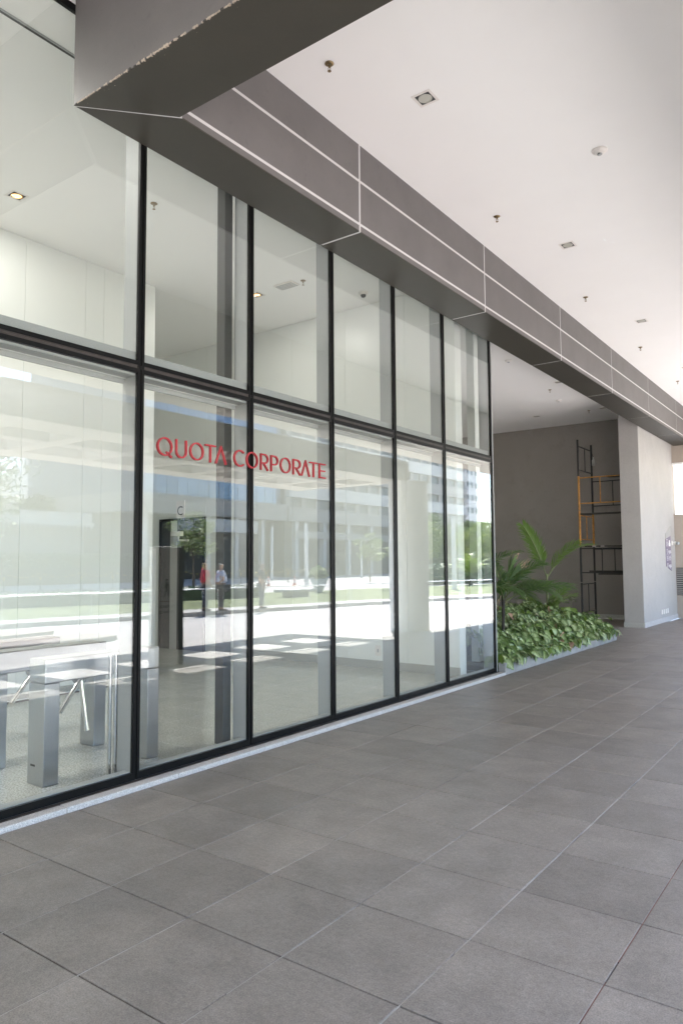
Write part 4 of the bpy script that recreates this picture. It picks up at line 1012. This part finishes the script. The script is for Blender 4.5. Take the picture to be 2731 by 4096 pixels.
# vegetation -----------------------------------------------------------
def leaf_cloud(mb, c, r, n, size, rng, shell=0.5):
    for _ in range(n):
        while True:
            v = Vector((rng.uniform(-1, 1), rng.uniform(-1, 1), rng.uniform(-1, 1)))
            if shell < v.length <= 1: break
        p = Vector(c) + Vector((v.x * r[0], v.y * r[1], v.z * r[2]))
        d = Vector((rng.gauss(0, 1), rng.gauss(0, 1), rng.gauss(0, 1))).normalized(); e = d.orthogonal().normalized(); s_ = size * rng.uniform(0.6, 1.4)
        mb.add([p - e * s_ * 0.5, p + d * s_ * 0.6 - e * s_ * 0.1, p + e * s_ * 0.5, p - d * s_ * 0.6], [(0, 1, 2, 3)])
def make_tree(name, h, cr, leaf, seed, nclump=16, nl=170, size=0.16):
    rng = random.Random(seed)
    t = thing(name, (0, 0, 0), 'tree', 'tree')
    b = MB(); top = Vector((rng.uniform(-.3, .3), rng.uniform(-.3, .3), h * 0.62))
    b.tube([(0, 0, 0), (top.x * .4, top.y * .4, h * .3), top], [0.035 * h * .5, 0.025 * h * .5, 0.012 * h * .5], 8)
    f = MB(); f.use(leaf)
    for k in range(nclump):
        a = rng.uniform(0, 2 * PI); rad = cr * math.sqrt(rng.random()) * 0.85; z = h * rng.uniform(0.45, 0.95); rad *= math.sin(PI * min(0.95, (z / h - 0.3) / 0.75)) + 0.15
        c = (rad * math.cos(a), rad * math.sin(a), z)
        b.tube([(top.x * .6, top.y * .6, h * rng.uniform(.3, .55)), (c[0] * .6, c[1] * .6, z * .92), c], [0.012 * h * .4, 0.008 * h * .4, 0.003 * h * .4], 5, caps=False)
        leaf_cloud(f, c, (cr * rng.uniform(.36, .62),) * 2 + (cr * rng.uniform(.22, .42),), nl, size, rng, 0.1)
    b.build('trunk', 'bark', t); f.build('crown', None, t)
    return t
tA = make_tree('leafy_tree', 9.5, 3.6, 'tree', 1, 24, 190, 0.22)
tA.location = (34, 19.3, 0); tA['label'] = 'big leafy tree mirrored at the left edge of the glass'; tA['group'] = 'trees beyond the plaza'
for (x, y, rz, s_, lb) in ((68, 44.5, 1.0, 0.95, 'broad tree mirrored in the first bay beside the pale tower'), (69, 51, 2.2, 1.15, 'tall tree mirrored just left of the first mullion'), (64, 55, 4.0, 1.2, 'dense tree mirrored behind the totem'),
                           (36, 72, 3.0, 0.75, 'dark tree mirrored low in the last bay'), (40, 84, 0.7, 0.7, 'tree mirrored beside the far tower')):
    copy_tree(tA, loc=(x, y, 0), rotz=rz, scale=s_, label=lb, group='trees beyond the plaza')
tB = make_tree('young_tree', 5.5, 1.6, 'treel', 4, 14, 120, 0.16)
tB.location = (33, 34.2, 0); tB['label'] = 'bright green young tree mirrored beside the dark column'; tB['group'] = 'young trees on the lawn'
for (x, y, rz, s_, lb) in ((22, 47, 1.1, 0.85, 'yellow green sapling mirrored beside the round column'), (24, 59, 2.0, 0.95, 'tall sapling mirrored at the end of the glass'), (20, 53, 3.0, 0.7, 'short sapling mirrored above the fern'), (28, 48.5, 0.3, 0.75, 'sapling mirrored in the fourth bay'), (21, 57.5, 5.0, 0.9, 'sapling with loose crown mirrored in the last bay')):
    copy_tree(tB, loc=(x, y, 0.12), rotz=rz, scale=s_, label=lb, group='young trees on the lawn')
def hedge(p0, p1, w_, h, label, n_, z0=0.1, size=0.1):
    p0, p1 = Vector((*p0, z0)), Vector((*p1, z0)); t = thing('hedge', (p0 + p1) / 2, label, 'hedge')
    rng = random.Random(int(p0.x * 10)); f = MB().use('hedge'); d = (p1 - p0); sd_ = Vector((-d.y, d.x, 0)).normalized()
    core = MB().use('hedge')
    a, b_ = p0 - sd_ * w_ * .35, p0 + sd_ * w_ * .35
    core.add([a, b_, b_ + d, a + d, a + Vector((0,0,h*.8)), b_ + Vector((0,0,h*.8)), b_ + d + Vector((0,0,h*.8)), a + d + Vector((0,0,h*.8))], [(4,5,6,7),(0,1,5,4),(1,2,6,5),(2,3,7,6),(3,0,4,7)])
    core.build('twigs', None, t)
    for _ in range(n_):
        p = p0 + d * rng.random() + sd_ * rng.uniform(-.5, .5) * w_ + Vector((0, 0, rng.random() ** 0.7 * h))
        dd = Vector((rng.gauss(0, 1), rng.gauss(0, 1), rng.gauss(0, 1))).normalized(); e = dd.orthogonal().normalized(); s_ = size * rng.uniform(.6, 1.4)
        f.add([p - e * s_ * .5, p + dd * s_ * .6, p + e * s_ * .5, p - dd * s_ * .6], [(0, 1, 2, 3)])
    f.build('foliage', None, t, kind='stuff'); return t
hedge((21.5, 12), (18.6, 25.3), 0.9, 0.62, 'low clipped hedge on the lawn mirrored behind the couple', 2600)
hedge((52, 22), (52, 44), 1.4, 1.3, 'tall leafy hedge mirrored across the first bay', 5000, z0=1.4, size=0.22)
bw = thing('retaining_wall', (52, 33, 0), 'dark low wall under the hedge, mirrored in the first bay', 'wall'); B('masonry', 'dark', bw, 51.6, 20, 0, 53, 46, 1.4)
hedge((22.5, 46), (19.0, 66), 2.2, 1.5, 'loose shrubs at the back of the lawn mirrored in the last bays', 5200, size=0.2)
hedge((42, 79), (37, 112), 3.0, 2.4, 'long dark shrub belt across the far road mirrored at the right', 6000, size=0.35)
for (x, y, rz, s_, lb) in ((30, 66, 1.5, 0.55, 'round tree mirrored at the very end of the glass'), (42, 98, 2.5, 0.8, 'far tree mirrored below the pale apartment tower'), (34, 78, 4.4, 0.6, 'small tree mirrored right of the concrete block')):
    copy_tree(tA, loc=(x, y, 0), rotz=rz, scale=s_, label=lb, group='trees beyond the plaza')
# fern palm on the lawn
fp = thing('fern_palm', (17.5, 45.2, 0.12), 'yellow green feathery palm on the lawn mirrored in the last bay', 'palm')
for k in range(11):
    mb = MB(); frond(mb, (17.5, 45.2, 0.6), k * 0.57, 0.85 + 0.25 * (k % 3), 2.0, 1.0, 26, 0.45, 0.03, 'treel', rng=pr); mb.build('frond', None, fp)
MB().tube([(17.5, 45.2, 0.1), (17.5, 45.2, 0.7)], 0.16, 8).build('trunk', 'bark', fp)
fp2 = thing('date_palm', (18, 36.5, 0.12), 'pale leaved palm on the lawn mirrored in the third bay', 'palm')
for k in range(12):
    mb = MB(); frond(mb, (18, 36.5, 1.6), k * 0.52, 0.9 + 0.3 * (k % 2), 1.5, 1.3, 24, 0.35, 0.02, 'treel', rng=pr); mb.build('frond', None, fp2)
MB().tube([(18, 36.5, 0.1), (18, 36.5, 1.6)], [0.2, 0.15], 8).build('trunk', 'bark', fp2)
# cones, posts with chain, poles
def cone(loc, label):
    t = thing('traffic_cone', loc, label, 'traffic cone', 'traffic cones on the far road'); x, y, z = loc
    MB().box(x - .2, y - .2, z, x + .2, y + .2, z + .04).build('base', 'cone', t, loc=None)
    b = MB().use('cone'); b.lathe([(.15, .041), (.118, .2)], loc, 14); b.use('white'); b.lathe([(.118, .2), (.085, .38)], loc, 14); b.use('cone'); b.lathe([(.085, .38), (.07, .48)], loc, 14); b.use('white').lathe([(.07, .48), (.05, .6)], loc, 14); b.use('cone').lathe([(.05, .6), (.03, .72), (.001, .73)], loc, 14)
    b.build('body', None, t); return t
for (x, y, lb) in ((31, 39.6, 'orange and white cone just right of the second mullion, mirrored'), (30.5, 42, 'orange and white cone in the middle of the third bay, mirrored'), (32, 47.5, 'orange and white cone left of the third mullion, mirrored')): cone((x, y, 0.02), lb)
cpts = [(40, 24.5), (40, 27), (39, 29.5), (39, 32), (38.5, 35), (38.5, 38), (38, 41), (38, 44), (38, 47), (38, 50), (38.5, 53), (39, 56)]
wl_ = ['first', 'second', 'third', 'fourth', 'fifth', 'sixth', 'seventh', 'eighth', 'ninth', 'tenth', 'eleventh', 'twelfth']
for k, (x, y) in enumerate(cpts):
    t = thing('chain_post', (x, y, 0.02), '%s yellow and black chain post from the left, mirrored' % wl_[k], 'post', 'posts carrying the chain')
    MB().tube([(x, y, .02), (x, y, 1.22)], .04, 8).build('shaft', 'blackp', t)
    MB().tube([(x, y, .7), (x, y, .95)], .043, 8).build('band', 'yellow', t)
    MB().lathe([(.17, .0), (.17, .05), (.05, .07)], (x, y, .02), 12).build('foot', 'blackp', t)
for k in range(len(cpts) - 1):
    a, c = Vector((*cpts[k], 1.18)), Vector((*cpts[k + 1], 1.18)); b = MB()
    for q in range(12):
        s0, s1 = q / 12, (q + 0.86) / 12
        p = a.lerp(c, s0) - Vector((0, 0, 1.2 * s0 * (1 - s0))); p2_ = a.lerp(c, s1) - Vector((0, 0, 1.2 * s1 * (1 - s1)))
        b.use('yellow' if q % 2 else 'blackp'); b.tube([p, p2_], .03, 5)
    o = b.build('plastic_chain', None); tag(o, 'sagging yellow and black chain after the %s post from the left, mirrored' % wl_[k], 'chain', 'chains between the posts')
for (x, y, h, r_, lb) in ((29.5, 42.2, 4.6, .17, 'thick pale pole mirrored in the third bay'), (42, 52.3, 5.2, .16, 'pale pole mirrored right of the second mullion'), (14.8, 37.6, 4.3, .14, 'pale pole mirrored in the last bay by the fern'), (41, 66, 4.2, .14, 'short pale pole mirrored in the fourth bay')):
    t = thing('pole', (x, y, 0), lb, 'pole'); MB().tube([(x, y, 0), (x, y, h)], [r_, r_ * .85], 12).build('shaft', 'poleg', t); MB().tube([(x, y, h), (x, y, h + .06)], r_, 12).build('cap', 'poleg', t)
pt = thing('plant_pot', (19.4, 30.8, 0.12), 'conical pot with a spiky plant on the lawn, mirrored at the third mullion', 'pot')
MB().lathe([(.16, 0), (.22, .1), (.5, .75), (.46, .76)], (19.4, 30.8, .12), 16).build('pot', 'poleg', pt)
mb = MB().use('treel'); leaf_cloud(mb, (19.4, 30.8, 1.15), (.5, .5, .35), 160, .28, random.Random(2), 0.2); mb.build('plant', None, pt)
bk = thing('stone_bench', (17.2, 26.2, 0.12), 'low dark stone slab seat on the lawn, mirrored in the third bay', 'bench')
MB().box(16.7, 25.2, .36, 17.7, 27.2, .5).build('seat', 'kerb', bk, bevel=0.03); MB().box(16.9, 25.6, .12, 17.5, 26.8, .36).build('base', 'conc', bk)

# cars
def car(loc, rz, mt, label):
    t = thing('parked_car', loc, label, 'car', 'cars parked behind the hedge'); t.rotation_euler = (0, 0, rz)
    b = MB(); prof = [(-2.1, .35), (2.1, .35), (2.15, .75), (1.2, .92), (.55, 1.42), (-1.0, 1.45), (-1.75, .95), (-2.15, .85)]
    MB().prism(prof, 1.66, 'y', -.83).build('body', mt, t, loc=(0, 0, 0), bevel=0.06)
    MB().prism([(.98, .97), (.50, 1.36), (-.92, 1.38), (-1.5, .98)], 1.68, 'y', -.84).build('window', 'win', t, loc=(0, 0, 0))
    for x in (-1.35, 1.35):
        for y in (-.78, .78): MB().tube([(x, y - .1, .32), (x, y + .1, .32)], .32, 16).build('wheel', 'blackp', t, loc=(0, 0, 0))
    return t
car((56, 30.5, 1.2), PI / 2, 'carw', 'white car roof above the hedge, mirrored in the first bay'); car((56, 37.4, 1.2), PI / 2 + .1, 'carg', 'silver car roof mirrored just left of the first mullion'); car((55, 26.5, 1.2), PI / 2, 'carg', 'silver car mirrored at the left edge of the glass')
struct(MB().box(53.001, 20, 0, 75, 45.9, 1.2).build('car_park', 'asph'))

# buildings
sh = thing('white_shed', (58.5, 36, 0), 'long white roofed shed with serrated eaves, mirrored in the first bay', 'shed')
B('wall', 'concl', sh, 57.5, 28, 5.55, 58.5, 43, 6.75); B('wall', 'conc', sh, 58.7, 28, 1.2, 60, 43, 5.55)
z = MB().use('concl')
for q in range(30): z.add([(57.2, 28 + q * .5, 5.5), (57.2, 28.5 + q * .5, 5.5), (57.2, 28.25 + q * .5, 5.1)], [(0, 1, 2)])
z.build('eaves', None, sh, kind='stuff'); B('gutter', 'towerw', sh, 57.1, 28, 5.51, 57.49, 43, 5.75)
tw = thing('pale_tower', (150, 97, 0), 'pale stepped apartment tower far away, mirrored in the first bay', 'tower')
B('wall', 'towerw', tw, 145, 88, 0, 160, 103, 22); B('wall', 'towerw', tw, 146, 91, 22.001, 160, 101, 24.6); B('wall', 'towerw', tw, 147, 92.5, 24.601, 158, 100, 26.8)
for zz in (12, 15, 18, 21):
    for yy in (90, 93.5, 97, 100.5): B('window', 'win', tw, 144.9, yy - .6, zz - .7, 144.999, yy + .6, zz + .7)
bg = thing('glass_tower', (58, 56, 0), 'blue glass office block above the dark base, mirrored in the second bay', 'office block')
B('core', 'bframe', bg, 54.1, 46.3, 8.9, 75, 67.5, 44)
for i in range(14):
    for j in range(12):
        B('pane', 'bglass', bg, 54, 46.4 + i * 1.5, 9 + j * 2.8, 54.09, 47.82 + i * 1.5, 11.7 + j * 2.8)
B('podium', 'conc', bg, 53, 44, 6.9, 76, 67.4, 8.89)
B('recess', 'dark', bg, 56, 44.2, 0.03, 76, 67.3, 6.899)
for yy in (46, 50.3, 54.6, 58.9, 63.2): B('pillar', 'concl', bg, 53.4, yy, 0.03, 53.9, yy + .5, 6.89)
B('fascia', 'concl', bg, 52.9, 50, 5.2, 53.2, 62, 6.6)
cb = thing('concrete_block', (58, 90, 0), 'grey concrete office block with strip windows, mirrored in the right hand bays', 'office block')
B('core', 'dark', cb, 53.6, 67.6, 0.03, 75, 116, 26)
zz = 6.9
for j in range(6):
    B('spandrel', 'conc' if j % 2 == 0 else 'concl', cb, 52.9, 67.6, zz, 53.59, 116.2, zz + 1.75)
    for i in range(16): B('window', 'win', cb, 53.4, 68.2 + i * 3.0, zz + 1.76, 53.595, 70.4 + i * 3.0, zz + 2.95)
    for i in range(17): B('pier', 'conc', cb, 53.2, 67.6 + i * 3.0 - .2, zz + 1.751, 53.594, 68.19 + i * 3.0, zz + 3.0)
    zz += 3.0
for i in range(9): B('pillar', 'concl', cb, 53, 69 + i * 5.6, 0.03, 53.58, 69.6 + i * 5.6, 6.89)
B('fascia', 'conc', cb, 52.95, 69, 4.8, 53.3, 112, 5.7)
rt = thing('apartment_tower', (75, 152, 0), 'tall pale apartment tower with rows of small windows, mirrored at the end of the glass', 'tower')
B('wall', 'towerw', rt, 70, 150, 0, 85, 158, 75)
for j in range(22):
    for yy in (151.2, 153.5, 155.8): B('window', 'win', rt, 69.9, yy - .45, 4 + j * 3.0, 69.999, yy + .45, 5.3 + j * 3.0)
    B('balcony', 'concl', rt, 69.2, 149.2, 3 + j * 3.0, 70.4, 149.99, 4.1 + j * 3.0)
